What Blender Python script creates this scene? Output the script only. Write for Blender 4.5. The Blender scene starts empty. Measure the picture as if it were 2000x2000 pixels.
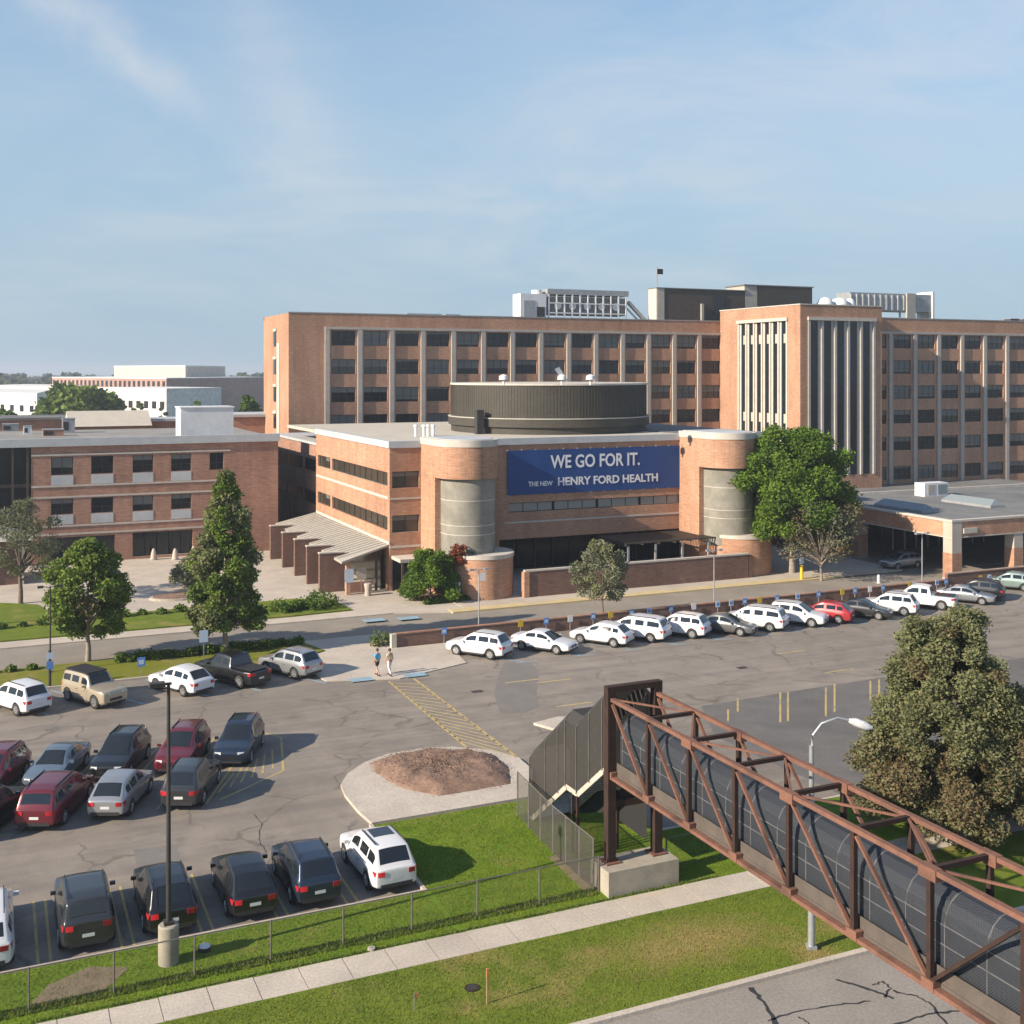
import bpy, bmesh, math, random
import numpy as np
from mathutils import Vector, Matrix

random.seed(7)
RNG = np.random.default_rng(7)
sc = bpy.context.scene
R = math.radians
# ------------------------------------------------------------------ camera
# World axes follow the building grid: X runs along the facades, Y away into the site, metres.
TH = R(24.2); CT, ST = math.cos(TH), math.sin(TH)
F, HY, CAMZ = 2250.0, 725.0, 20.0
cam_d = bpy.data.cameras.new('camera'); cam = bpy.data.objects.new('camera', cam_d)
sc.collection.objects.link(cam); sc.camera = cam
cam.location = (0, 0, CAMZ); cam.rotation_euler = (R(90), 0, -TH)
cam_d.sensor_width = 36; cam_d.lens = 36 * F / 2000
cam_d.shift_y = -(1000 - HY) / 2000
cam_d.clip_start = 0.5; cam_d.clip_end = 12000
# ------------------------------------------------------------------ world
SUN_EL, SUN_AZ = 27.0, 263.5
w = bpy.data.worlds.new('World'); sc.world = w; w.use_nodes = True
nt = w.node_tree; nt.nodes.clear()
def wn(t, **k):
    n = nt.nodes.new(t)
    for a, b in k.items(): setattr(n, a, b)
    return n
sky = wn('ShaderNodeTexSky', sky_type='NISHITA', sun_disc=False, sun_elevation=R(SUN_EL), sun_rotation=R(SUN_AZ),
         altitude=200, air_density=1.0, dust_density=0.0, ozone_density=1.8)
bg = wn('ShaderNodeBackground'); bg.inputs[1].default_value = 0.108
out = wn('ShaderNodeOutputWorld')
tc = wn('ShaderNodeTexCoord')
mp = wn('ShaderNodeMapping'); mp.inputs['Rotation'].default_value = (0, 0, TH); mp.inputs['Scale'].default_value = (1.6, 1.0, 5.5)
n1 = wn('ShaderNodeTexNoise'); n1.inputs['Scale'].default_value = 2.3; n1.inputs['Detail'].default_value = 9; n1.inputs['Roughness'].default_value = .62; n1.inputs['Distortion'].default_value = .9
n2 = wn('ShaderNodeTexNoise'); n2.inputs['Scale'].default_value = 1.1; n2.inputs['Detail'].default_value = 4
r1 = wn('ShaderNodeValToRGB'); r1.color_ramp.elements[0].position = .40; r1.color_ramp.elements[1].position = .78
r2 = wn('ShaderNodeValToRGB'); r2.color_ramp.elements[0].position = .36; r2.color_ramp.elements[1].position = .66
mm = wn('ShaderNodeMath', operation='MULTIPLY'); m2 = wn('ShaderNodeMath', operation='MULTIPLY'); m2.inputs[1].default_value = .62
cmix = wn('ShaderNodeMix', data_type='RGBA'); cmix.inputs[7].default_value = (3.7, 3.95, 4.2, 1)
veil = wn('ShaderNodeMix', data_type='RGBA'); veil.inputs[7].default_value = (2.0, 2.78, 3.5, 1)
sz = wn('ShaderNodeSeparateXYZ'); vr = wn('ShaderNodeValToRGB'); vr.color_ramp.interpolation = 'EASE'
vr.color_ramp.elements[0].position = .0; vr.color_ramp.elements[0].color = (.96,) * 3 + (1,)
vr.color_ramp.elements[1].position = .55; vr.color_ramp.elements[1].color = (.04,) * 3 + (1,)
L = nt.links.new
L(tc.outputs['Generated'], mp.inputs['Vector']); L(mp.outputs[0], n1.inputs['Vector']); L(mp.outputs[0], n2.inputs['Vector'])
L(n1.outputs[0], r1.inputs[0]); L(n2.outputs[0], r2.inputs[0]); L(r1.outputs[0], mm.inputs[0]); L(r2.outputs[0], mm.inputs[1]); L(mm.outputs[0], m2.inputs[0])
def wm(op, a, b_=None):
    q = wn('ShaderNodeMath', operation=op)
    for i, v_ in enumerate((a, b_)):
        if v_ is None: continue
        if isinstance(v_, bpy.types.NodeSocket): L(v_, q.inputs[i])
        else: q.inputs[i].default_value = v_
    return q.outputs[0]
rt = wn('ShaderNodeMapping'); rt.inputs['Rotation'].default_value = (0, 0, TH); L(tc.outputs['Generated'], rt.inputs['Vector'])
n3 = wn('ShaderNodeTexNoise'); n3.inputs['Scale'].default_value = 7; n3.inputs['Detail'].default_value = 7; n3.inputs['Roughness'].default_value = .6; L(rt.outputs[0], n3.inputs['Vector'])
sx_ = wn('ShaderNodeSeparateXYZ'); L(rt.outputs[0], sx_.inputs[0])
ca_ = wm('DIVIDE', sx_.outputs[0], wm('MAXIMUM', sx_.outputs[1], .05)); cb_ = wm('DIVIDE', sx_.outputs[2], wm('MAXIMUM', sx_.outputs[1], .05))
wob = wm('MULTIPLY', wm('SUBTRACT', n3.outputs[0], .5), .11)
tot = None
for (x0, y0, x1, y1, w_, amp) in ((60, -60, 380, 240, .022, .55), (430, -60, 660, 370, .040, .42), (900, 250, 1500, 190, .030, .20), (860, 370, 1500, 350, .022, .16)):
    a0, b0, a1, b1 = (x0 - 1000) / F, (HY - y0) / F, (x1 - 1000) / F, (HY - y1) / F
    l_ = math.hypot(a1 - a0, b1 - b0); tx, ty_ = (a1 - a0) / l_, (b1 - b0) / l_
    da, db = wm('SUBTRACT', ca_, a0), wm('SUBTRACT', cb_, b0)
    al = wm('ADD', wm('MULTIPLY', da, tx), wm('MULTIPLY', db, ty_)); ac = wm('ADD', wm('ADD', wm('MULTIPLY', da, -ty_), wm('MULTIPLY', db, tx)), wob)
    g1 = wm('POWER', 2.718, wm('MULTIPLY', wm('POWER', wm('DIVIDE', wm('ABSOLUTE', ac), w_), 2), -1))
    g2 = wm('POWER', 2.718, wm('MULTIPLY', wm('POWER', wm('DIVIDE', wm('ABSOLUTE', wm('SUBTRACT', al, l_ / 2)), l_ * .48), 4), -1))
    gg = wm('MULTIPLY', wm('MULTIPLY', g1, g2), amp); tot = gg if tot is None else wm('ADD', tot, gg)
tot = wm('MULTIPLY', tot, wm('MULTIPLY', n1.outputs[0], 1.7))
L(wm('MINIMUM', wm('ADD', tot, wm('MULTIPLY', m2.outputs[0], .95)), .85), cmix.inputs[0]); L(tc.outputs['Generated'], sz.inputs[0]); L(sz.outputs[2], vr.inputs[0]); L(vr.outputs[0], veil.inputs[0]); L(sky.outputs[0], veil.inputs[6]); L(veil.outputs[2], cmix.inputs[6]); L(cmix.outputs[2], bg.inputs[0]); L(bg.outputs[0], out.inputs[0])
# ------------------------------------------------------------------ sun, exposure
sd = bpy.data.lights.new('sun', 'SUN'); sun = bpy.data.objects.new('sun', sd); sc.collection.objects.link(sun)
sd.energy = 5.0; sd.angle = R(0.6); sd.color = (1.0, .86, .68)
az = R(SUN_AZ); el = R(SUN_EL)
sdir = Vector((math.sin(az) * math.cos(el), math.cos(az) * math.cos(el), math.sin(el)))
sun.rotation_euler = sdir.to_track_quat('Z', 'Y').to_euler(); sun.location = (-60, 0, 60)
vs = sc.view_settings; vs.view_transform = 'Standard'; vs.look = 'None'; vs.gamma = 1; vs.use_curve_mapping = False
vs.exposure = 0.78
try: sc.cycles.transparent_max_bounces = 24
except Exception: pass

# ------------------------------------------------------------------ measuring helpers
def P(px, py, z=0.0):
    """point of the horizontal plane z seen at photograph pixel (px, py)"""
    d = F * (CAMZ - z) / (py - HY); x = (px - 1000) * d / F
    return (x * CT + d * ST, -x * ST + d * CT)
def uat(px, v):
    t = (px - 1000) / F; d = v / (-t * ST + CT); return t * d * CT + d * ST
def cw(X, Y):   # camera frame (right, ahead) -> world
    return (X * CT + Y * ST, -X * ST + Y * CT)
# ------------------------------------------------------------------ materials
M = {}
def base_mat(name, col, rough=.7, metal=0.0, spec=.5):
    m = bpy.data.materials.new(name); m.use_nodes = True
    b = m.node_tree.nodes['Principled BSDF']
    b.inputs['Base Color'].default_value = (*col, 1); b.inputs['Roughness'].default_value = rough
    b.inputs['Metallic'].default_value = metal; b.inputs['Specular IOR Level'].default_value = spec
    M[name] = m
    return m
class NT:
    def __init__(s, m): s.t = m.node_tree; s.b = s.t.nodes['Principled BSDF']
    def n(s, t, ins=None, **k):
        n = s.t.nodes.new(t)
        for a, b in k.items(): setattr(n, a, b)
        for a, b in (ins or {}).items():
            if hasattr(b, 'node') or isinstance(b, bpy.types.NodeSocket): s.t.links.new(b, n.inputs[a])
            else: n.inputs[a].default_value = b
        return n
    def l(s, a, b): s.t.links.new(a, b)
def coord(T, world=True):
    return T.n('ShaderNodeNewGeometry').outputs['Position'] if world else T.n('ShaderNodeTexCoord').outputs['Object']
def noise(T, vec, scale, detail=4, rough=.55, dist=0):
    return T.n('ShaderNodeTexNoise', {'Vector': vec, 'Scale': scale, 'Detail': detail, 'Roughness': rough, 'Distortion': dist}).outputs[0]
def ramp(T, f, stops):
    r = T.n('ShaderNodeValToRGB', {0: f}); e = r.color_ramp.elements
    while len(e) < len(stops): e.new(.5)
    for i, (p, c) in enumerate(stops): e[i].position = p; e[i].color = (*c, 1) if len(c) == 3 else c
    return r.outputs[0]
def mix(T, f, a, b, bt='MIX'):
    n = T.n('ShaderNodeMix', data_type='RGBA', blend_type=bt)
    for i, v in ((0, f), (6, a), (7, b)):
        if isinstance(v, bpy.types.NodeSocket): T.l(v, n.inputs[i])
        else: n.inputs[i].default_value = v if i == 0 else (*v, 1)
    return n.outputs[2]
def bump(T, h, strength=.3, dist=.05):
    b = T.n('ShaderNodeBump', {'Height': h, 'Strength': strength, 'Distance': dist}); T.l(b.outputs[0], T.b.inputs['Normal'])
def noisy(name, c1, c2, scale=1.0, rough=.8, c3=None, metal=0, fine=None, bmp=.25, world=True, spec=.3):
    m = base_mat(name, c1, rough, metal, spec); T = NT(m); v = coord(T, world)
    a = noise(T, v, scale, 5, .6); col = ramp(T, a, [(.32, c1), (.68, c2)])
    if c3: col = mix(T, ramp(T, noise(T, v, scale * .27, 3), [(.5, (0, 0, 0)), (.72, (1, 1, 1))]), col, c3)
    f = noise(T, v, fine or scale * 14, 3, .7)
    col = mix(T, ramp(T, f, [(.3, (.78,) * 3), (.7, (1.12,) * 3)]), (0, 0, 0), col) if False else mix(T, 1.0, col, ramp(T, f, [(.3, (.8,) * 3), (.7, (1.15,) * 3)]), 'MULTIPLY')
    T.l(col, T.b.inputs['Base Color'])
    if bmp: bump(T, f, bmp, .03)
    return m
def brick(name, ca, cb, mortar, rough=.85):
    m = base_mat(name, ca, rough, 0, .25); T = NT(m); v = coord(T)
    s = T.n('ShaderNodeSeparateXYZ', {0: v})
    ad = T.n('ShaderNodeMath', {0: s.outputs[0], 1: s.outputs[1]}, operation='ADD')
    c = T.n('ShaderNodeCombineXYZ', {0: ad.outputs[0], 1: s.outputs[2]})
    bt = T.n('ShaderNodeTexBrick', {'Vector': c.outputs[0], 'Color1': (*ca, 1), 'Color2': (*cb, 1), 'Mortar': (*mortar, 1), 'Scale': 1.0, 'Mortar Size': .012,
              'Bias': 0.0, 'Brick Width': .3, 'Row Height': .1})
    big = noise(T, v, .16, 4, .6); fine = noise(T, T.n('ShaderNodeMapping', {'Vector': v, 'Scale': (1, 1, 6)}).outputs[0], 1.3, 5, .7)
    col = mix(T, 1.0, bt.outputs[0], ramp(T, fine, [(.3, (.72, .70, .70)), (.7, (1.2, 1.18, 1.16))]), 'MULTIPLY')
    col = mix(T, 1.0, col, ramp(T, big, [(.35, (.86, .84, .84)), (.65, (1.08, 1.08, 1.08))]), 'MULTIPLY')
    stn = noise(T, T.n('ShaderNodeMapping', {'Vector': v, 'Scale': (1.1, 1.1, .09)}).outputs[0], 1.0, 5, .65)
    col = mix(T, 1.0, col, ramp(T, stn, [(.28, (.80, .79, .78)), (.52, (1, 1, 1)), (.75, (1.08, 1.07, 1.05))]), 'MULTIPLY')
    T.l(col, T.b.inputs['Base Color']); bump(T, bt.outputs[1], -.25, .02)
    return m
brick('brick', (.475, .245, .145), (.39, .195, .115), (.44, .35, .27))
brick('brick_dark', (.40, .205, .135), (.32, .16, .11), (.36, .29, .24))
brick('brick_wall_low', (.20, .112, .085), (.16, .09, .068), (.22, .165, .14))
noisy('stone', (.47, .43, .38), (.55, .51, .45), 1.2)
noisy('fin_stone', (.38, .35, .32), (.45, .42, .38), 1.2)
noisy('concrete', (.36, .33, .29), (.43, .39, .34), .8, c3=(.31, .28, .25))
noisy('concrete_light', (.44, .39, .33), (.52, .46, .39), .7, c3=(.40, .35, .30))
noisy('concrete_stain', (.30, .27, .22), (.40, .36, .29), 1.5, c3=(.24, .21, .17))
noisy('skin_concrete', (.205, .195, .165), (.29, .275, .235), .9, c3=(.17, .16, .135))
noisy('road', (.24, .212, .178), (.29, .258, .218), .35, c3=(.21, .188, .16), fine=9)
noisy('roof_tan', (.46, .42, .36), (.52, .48, .41), .5)
noisy('roof_gravel', (.24, .23, .215), (.30, .285, .26), .5, c3=(.20, .195, .19))
noisy('roof_gray', (.15, .15, .15), (.21, .21, .205), .3, c3=(.12, .12, .125))
noisy('fascia', (.42, .44, .46), (.50, .52, .53), .6, rough=.5)
noisy('canopy_metal', (.36, .34, .30), (.43, .41, .36), .8, rough=.55)
noisy('drum_metal', (.052, .047, .038), (.066, .060, .049), .4, rough=.6)
noisy('bronze', (.06, .045, .035), (.09, .07, .055), 2, rough=.5)
noisy('dark_frame', (.035, .033, .032), (.05, .047, .045), 2, rough=.5)
noisy('white_metal', (.62, .63, .64), (.72, .73, .74), .7, rough=.5)
noisy('gray_metal', (.30, .31, .32), (.40, .41, .42), 1.5, rough=.45, metal=.3)
noisy('galvanized', (.36, .38, .40), (.46, .48, .5), 3, rough=.4, metal=.5)
noisy('rust', (.155, .078, .057), (.215, .105, .072), 2.5, rough=.9, c3=(.085, .047, .037), fine=22)
noisy('rust_dark', (.028, .017, .014), (.05, .026, .02), 2.5, rough=.85)  # albedo lowered so plain box posts look like shaded H-sections
noisy('mulch', (.20, .125, .09), (.30, .20, .15), 3.5, rough=.95, c3=(.16, .10, .075), bmp=.8)
noisy('mulch_dark', (.16, .105, .08), (.20, .135, .105), 5)
noisy('mulch_pale', (.27, .19, .15), (.32, .235, .19), 5)
noisy('soil', (.17, .13, .09), (.24, .19, .13), 2, rough=.95)
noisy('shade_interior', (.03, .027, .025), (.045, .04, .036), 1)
noisy('paint_yellow', (.42, .32, .14), (.52, .39, .15), 5, rough=.7, c3=(.26, .225, .17))
noisy('kerb_yellow', (.50, .39, .20), (.58, .47, .27), 1.0, rough=.8, c3=(.46, .39, .28))
noisy('paint_blue', (.20, .34, .44), (.28, .42, .50), 5, rough=.8, c3=(.27, .27, .26))
noisy('paint_white', (.5, .49, .46), (.62, .6, .57), 3, rough=.7)
noisy('bark', (.13, .10, .075), (.19, .15, .115), 4, rough=.95)
noisy('bark_pale', (.24, .20, .17), (.32, .27, .23), 4, rough=.95)
noisy('wood_stake', (.34, .22, .12), (.42, .28, .16), 6)
base_mat('tar', (.032, .031, .032), .55)
base_mat('rubber', (.02, .02, .021), .8)
base_mat('rim', (.45, .46, .47), .35, .8)
base_mat('rim_dark', (.06, .06, .065), .4, .6)
base_mat('plastic_black', (.025, .025, .027), .55)
base_mat('grille', (.03, .03, .032), .4, .3)
base_mat('chrome', (.6, .6, .6), .25, .9)
base_mat('lamp_red', (.45, .02, .03), .25)
base_mat('lamp_clear', (.65, .66, .68), .2)
base_mat('plate', (.6, .62, .62), .5)
base_mat('glass_car', (.012, .016, .02), .05, 0, .8)
base_mat('glass', (.016, .019, .023), .12, 0, .4)
base_mat('glass_tint', (.05, .045, .035), .15, 0, .6)
base_mat('glass_haze', (.26, .265, .25), .25, 0, .5)
base_mat('glass_mid', (.09, .10, .10), .2, 0, .6)
base_mat('blind', (.13, .135, .125), .6)
base_mat('skylight', (.20, .235, .25), .35)
base_mat('banner_blue', (.006, .05, .205), .6)
base_mat('letters', (.72, .73, .76), .6)
base_mat('sign_blue', (.10, .24, .55), .5)
base_mat('sign_pale', (.50, .58, .68), .5)
base_mat('sign_yellow', (.60, .42, .04), .5)
base_mat('sign_white', (.7, .7, .7), .5)
base_mat('yellow_post', (.72, .46, .03), .5)
base_mat('orange', (.50, .19, .08), .7)
base_mat('skin', (.48, .28, .20), .6)
base_mat('hair', (.05, .035, .025), .7)
base_mat('cloth_blue', (.03, .46, .80), .85)
base_mat('cloth_black', (.02, .02, .025), .9)
base_mat('cloth_tan', (.60, .47, .30), .9)
base_mat('cloth_white', (.68, .62, .62), .9)
noisy('far_cream', (.52, .45, .36), (.56, .49, .40), .05)
noisy('far_red', (.36, .22, .18), (.42, .27, .22), .05)
noisy('far_white', (.66, .65, .63), (.72, .71, .69), .05)
noisy('far_gray', (.20, .21, .22), (.26, .27, .28), .05)
def asphalt():
    m = base_mat('asphalt', (.2, .18, .16), .85, 0, .25); T = NT(m); v = coord(T)
    big = noise(T, v, .07, 4, .6); med = noise(T, v, .55, 5, .65, .4); fine = noise(T, v, 11, 3, .8)
    col = ramp(T, big, [(.35, (.215, .19, .162)), (.65, (.262, .232, .20))])
    col = mix(T, 1, col, ramp(T, med, [(.3, (.82, .82, .84)), (.7, (1.1, 1.09, 1.07))]), 'MULTIPLY')
    col = mix(T, 1, col, ramp(T, fine, [(.3, (.88,) * 3), (.7, (1.1,) * 3)]), 'MULTIPLY')
    # tyre lanes: long streaks along the aisle
    st = noise(T, T.n('ShaderNodeMapping', {'Vector': v, 'Scale': (.05, .9, 1)}).outputs[0], 1.0, 4, .6)
    col = mix(T, 1, col, ramp(T, st, [(.4, (.86, .86, .88)), (.6, (1.05, 1.04, 1.03))]), 'MULTIPLY')
    # cracks
    dn = T.n('ShaderNodeTexNoise', {'Vector': v, 'Scale': .5, 'Detail': 5})
    dv = T.n('ShaderNodeVectorMath', {0: dn.outputs[1], 1: (2.6, 2.6, 0)}, operation='MULTIPLY')
    av = T.n('ShaderNodeVectorMath', {0: v, 1: dv.outputs[0]}, operation='ADD')
    vo = T.n('ShaderNodeTexVoronoi', {'Vector': av.outputs[0], 'Scale': .17}, feature='DISTANCE_TO_EDGE')
    ln = ramp(T, vo.outputs[0], [(.0, (1, 1, 1)), (.006, (.9, .9, .9)), (.017, (0, 0, 0))])
    gate = ramp(T, noise(T, v, .23, 2), [(.44, (0, 0, 0)), (.56, (1, 1, 1))])
    k = T.n('ShaderNodeMath', {0: ln, 1: gate}, operation='MULTIPLY')
    k2 = T.n('ShaderNodeMath', {0: k.outputs[0], 1: .5}, operation='MULTIPLY')
    oil = ramp(T, noise(T, v, .8, 2, .4), [(.64, (0, 0, 0)), (.76, (.45, .45, .45))]); col = mix(T, oil, col, (.10, .094, .088))
    col = mix(T, k2.outputs[0], col, (.07, .063, .058))
    T.l(col, T.b.inputs['Base Color']); bump(T, fine, .3, .02)
asphalt()
noisy('asphalt_patch', (.125, .118, .112), (.16, .15, .142), .8, c3=(.105, .10, .096), fine=10)
noisy('asphalt_street', (.24, .22, .20), (.29, .265, .24), .4, c3=(.21, .195, .18), fine=10)
def grass_mat(name, g1, g2, dry, dryamt):
    m = base_mat(name, g1, .95, 0, .1); T = NT(m); v = coord(T)
    a = noise(T, v, .9, 5, .65); b = noise(T, v, .22, 4, .6, .3); f = noise(T, v, 9, 4, .75); bl = noise(T, v, 38, 2, .8)
    col = ramp(T, a, [(.3, g1), (.7, g2)])
    col = mix(T, ramp(T, b, [(dryamt, (0, 0, 0)), (dryamt + .16, (1, 1, 1))]), col, dry)
    if name == 'grass':
        for (px_, py_, rx, ry) in ((1350, 1840, 4.2, 1.9), (1700, 1790, 3.0, 1.4), (150, 1850, 3.0, 1.2)):
            c_ = P(px_, py_, .1)
            mpn = T.n('ShaderNodeMapping', {'Vector': v, 'Location': (-c_[0] / rx, -c_[1] / ry, 0), 'Scale': (1 / rx, 1 / ry, 0)})
            ln_ = T.n('ShaderNodeVectorMath', {0: mpn.outputs[0]}, operation='LENGTH')
            ad_ = T.n('ShaderNodeMath', {0: ln_.outputs['Value'], 1: T.n('ShaderNodeMath', {0: a, 1: 1.6}, operation='MULTIPLY').outputs[0]}, operation='ADD')
            col = mix(T, ramp(T, ad_.outputs[0], [(.75, (.85,) * 3), (1.0, (.35,) * 3), (1.0, (0,) * 3)]) if 0 else ramp(T, T.n('ShaderNodeMath', {0: ad_.outputs[0], 1: .5}, operation='MULTIPLY').outputs[0], [(.5, (.95,) * 3), (.9, (0,) * 3)]), col, dry)
    col = mix(T, 1, col, ramp(T, f, [(.3, (.8, .82, .8)), (.7, (1.15, 1.14, 1.1))]), 'MULTIPLY')
    col = mix(T, 1, col, ramp(T, bl, [(.3, (.86,) * 3), (.7, (1.1,) * 3)]), 'MULTIPLY')
    T.l(col, T.b.inputs['Base Color']); bump(T, f, .35, .04)
grass_mat('grass', (.098, .142, .018), (.158, .20, .030), (.27, .215, .08), .55)
grass_mat('grass_dry', (.14, .165, .02), (.19, .19, .03), (.27, .21, .09), .50)
grass_mat('grass_fresh', (.092, .165, .013), (.15, .225, .022), (.22, .20, .05), .60)
grass_mat('terrain', (.09, .12, .05), (.13, .14, .07), (.2, .18, .13), .52)
def leaf(name, c1, c2):
    m = base_mat(name, c1, .75, 0, .2); T = NT(m)
    col = ramp(T, noise(T, coord(T), 2.2, 3), [(.3, c1), (.7, c2)])
    T.l(col, T.b.inputs['Base Color'])
    tr = T.n('ShaderNodeBsdfTranslucent'); T.l(col, tr.inputs[0])
    ms = T.n('ShaderNodeMixShader', {0: .28}); T.l(T.b.outputs[0], ms.inputs[1]); T.l(tr.outputs[0], ms.inputs[2])
    o = [n for n in T.t.nodes if n.type == 'OUTPUT_MATERIAL'][0]; T.l(ms.outputs[0], o.inputs[0])
leaf('leaf_a', (0.112, 0.178, 0.030), (0.185, 0.253, 0.045))
leaf('leaf_b', (0.069, 0.126, 0.023), (0.114, 0.175, 0.033))
leaf('leaf_bright_a', (0.094, 0.171, 0.018), (0.154, 0.242, 0.029))
leaf('leaf_bright_b', (0.057, 0.115, 0.014), (0.098, 0.167, 0.021))
leaf('leaf_olive_a', (.165, .178, .082), (.215, .225, .110))
leaf('leaf_olive_b', (.125, .136, .062), (.165, .175, .082))
leaf('leaf_gray_a', (0.194, 0.209, 0.127), (0.255, 0.261, 0.165))
leaf('leaf_gray_b', (0.124, 0.139, 0.077), (0.171, 0.186, 0.116))
leaf('leaf_brown', (.150, .118, .062), (.190, .150, .080))
leaf('leaf_red', (0.200, 0.050, 0.030), (0.260, 0.080, 0.040))
leaf('leaf_far', (0.035, 0.058, 0.030), (0.055, 0.080, 0.040))
def mesh_mat(name, col, fac):
    m = base_mat(name, col, .6, .2); T = NT(m)
    v = coord(T)
    s = T.n('ShaderNodeSeparateXYZ', {0: v}); h = T.n('ShaderNodeMath', {0: s.outputs[0], 1: s.outputs[1]}, operation='ADD')
    ws = []
    for sg in (1, -1):
        q = T.n('ShaderNodeMath', {0: s.outputs[2], 1: float(sg)}, operation='MULTIPLY')
        a = T.n('ShaderNodeMath', {0: h.outputs[0], 1: q.outputs[0]}, operation='ADD')
        b = T.n('ShaderNodeMath', {0: a.outputs[0], 1: 1 / .075}, operation='MULTIPLY')
        fr = T.n('ShaderNodeMath', {0: b.outputs[0]}, operation='FRACT')
        ws.append(T.n('ShaderNodeMath', {0: fr.outputs[0], 1: fac}, operation='LESS_THAN').outputs[0])
    mx = T.n('ShaderNodeMath', {0: ws[0], 1: ws[1]}, operation='MAXIMUM')
    tr = T.n('ShaderNodeBsdfTransparent')
    ms = T.n('ShaderNodeMixShader', {0: mx.outputs[0]}); T.l(tr.outputs[0], ms.inputs[1]); T.l(T.b.outputs[0], ms.inputs[2])
    o = [n for n in T.t.nodes if n.type == 'OUTPUT_MATERIAL'][0]; T.l(ms.outputs[0], o.inputs[0])
mesh_mat('chain_link', (.10, .10, .09), .055)
mesh_mat('cage_mesh', (.038, .044, .056), .58)
mesh_mat('stair_mesh', (.048, .044, .040), .72)
noisy('hoop_metal', (.09, .09, .095), (.15, .15, .155), 3, rough=.5)
mesh_mat('fence_mesh', (.09, .085, .075), .34)
noisy('fence_post', (.10, .095, .085), (.15, .14, .125), 3)
noisy('deck_band', (.085, .072, .062), (.12, .10, .086), 1.5)
noisy('asphalt_stain', (.17, .156, .142), (.20, .183, .165), .8, fine=10)
mesh_mat('screen_mesh', (.30, .30, .29), .16)
def paint(name, col, metal=.3):
    m = base_mat(name, col, .3, metal, .6)
    m.node_tree.nodes['Principled BSDF'].inputs['Coat Weight'].default_value = .6
    return m
for n_, c_, me in (('car_white', (.66, .66, .68), 0), ('car_black', (.008, .009, .011), .1), ('car_charcoal', (.04, .043, .047), .4), ('car_silver', (.36, .375, .39), .6),
               ('car_maroon', (.14, .015, .025), .3), ('car_navy', (.025, .04, .07), .5), ('car_red', (.38, .03, .035), .2), ('car_tan', (.42, .36, .27), .3),
               ('car_gray', (.16, .165, .165), .5), ('car_teal', (.26, .33, .31), .4), ('car_bluegray', (.17, .22, .27), .5)):
    paint(n_, c_, me)

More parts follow.
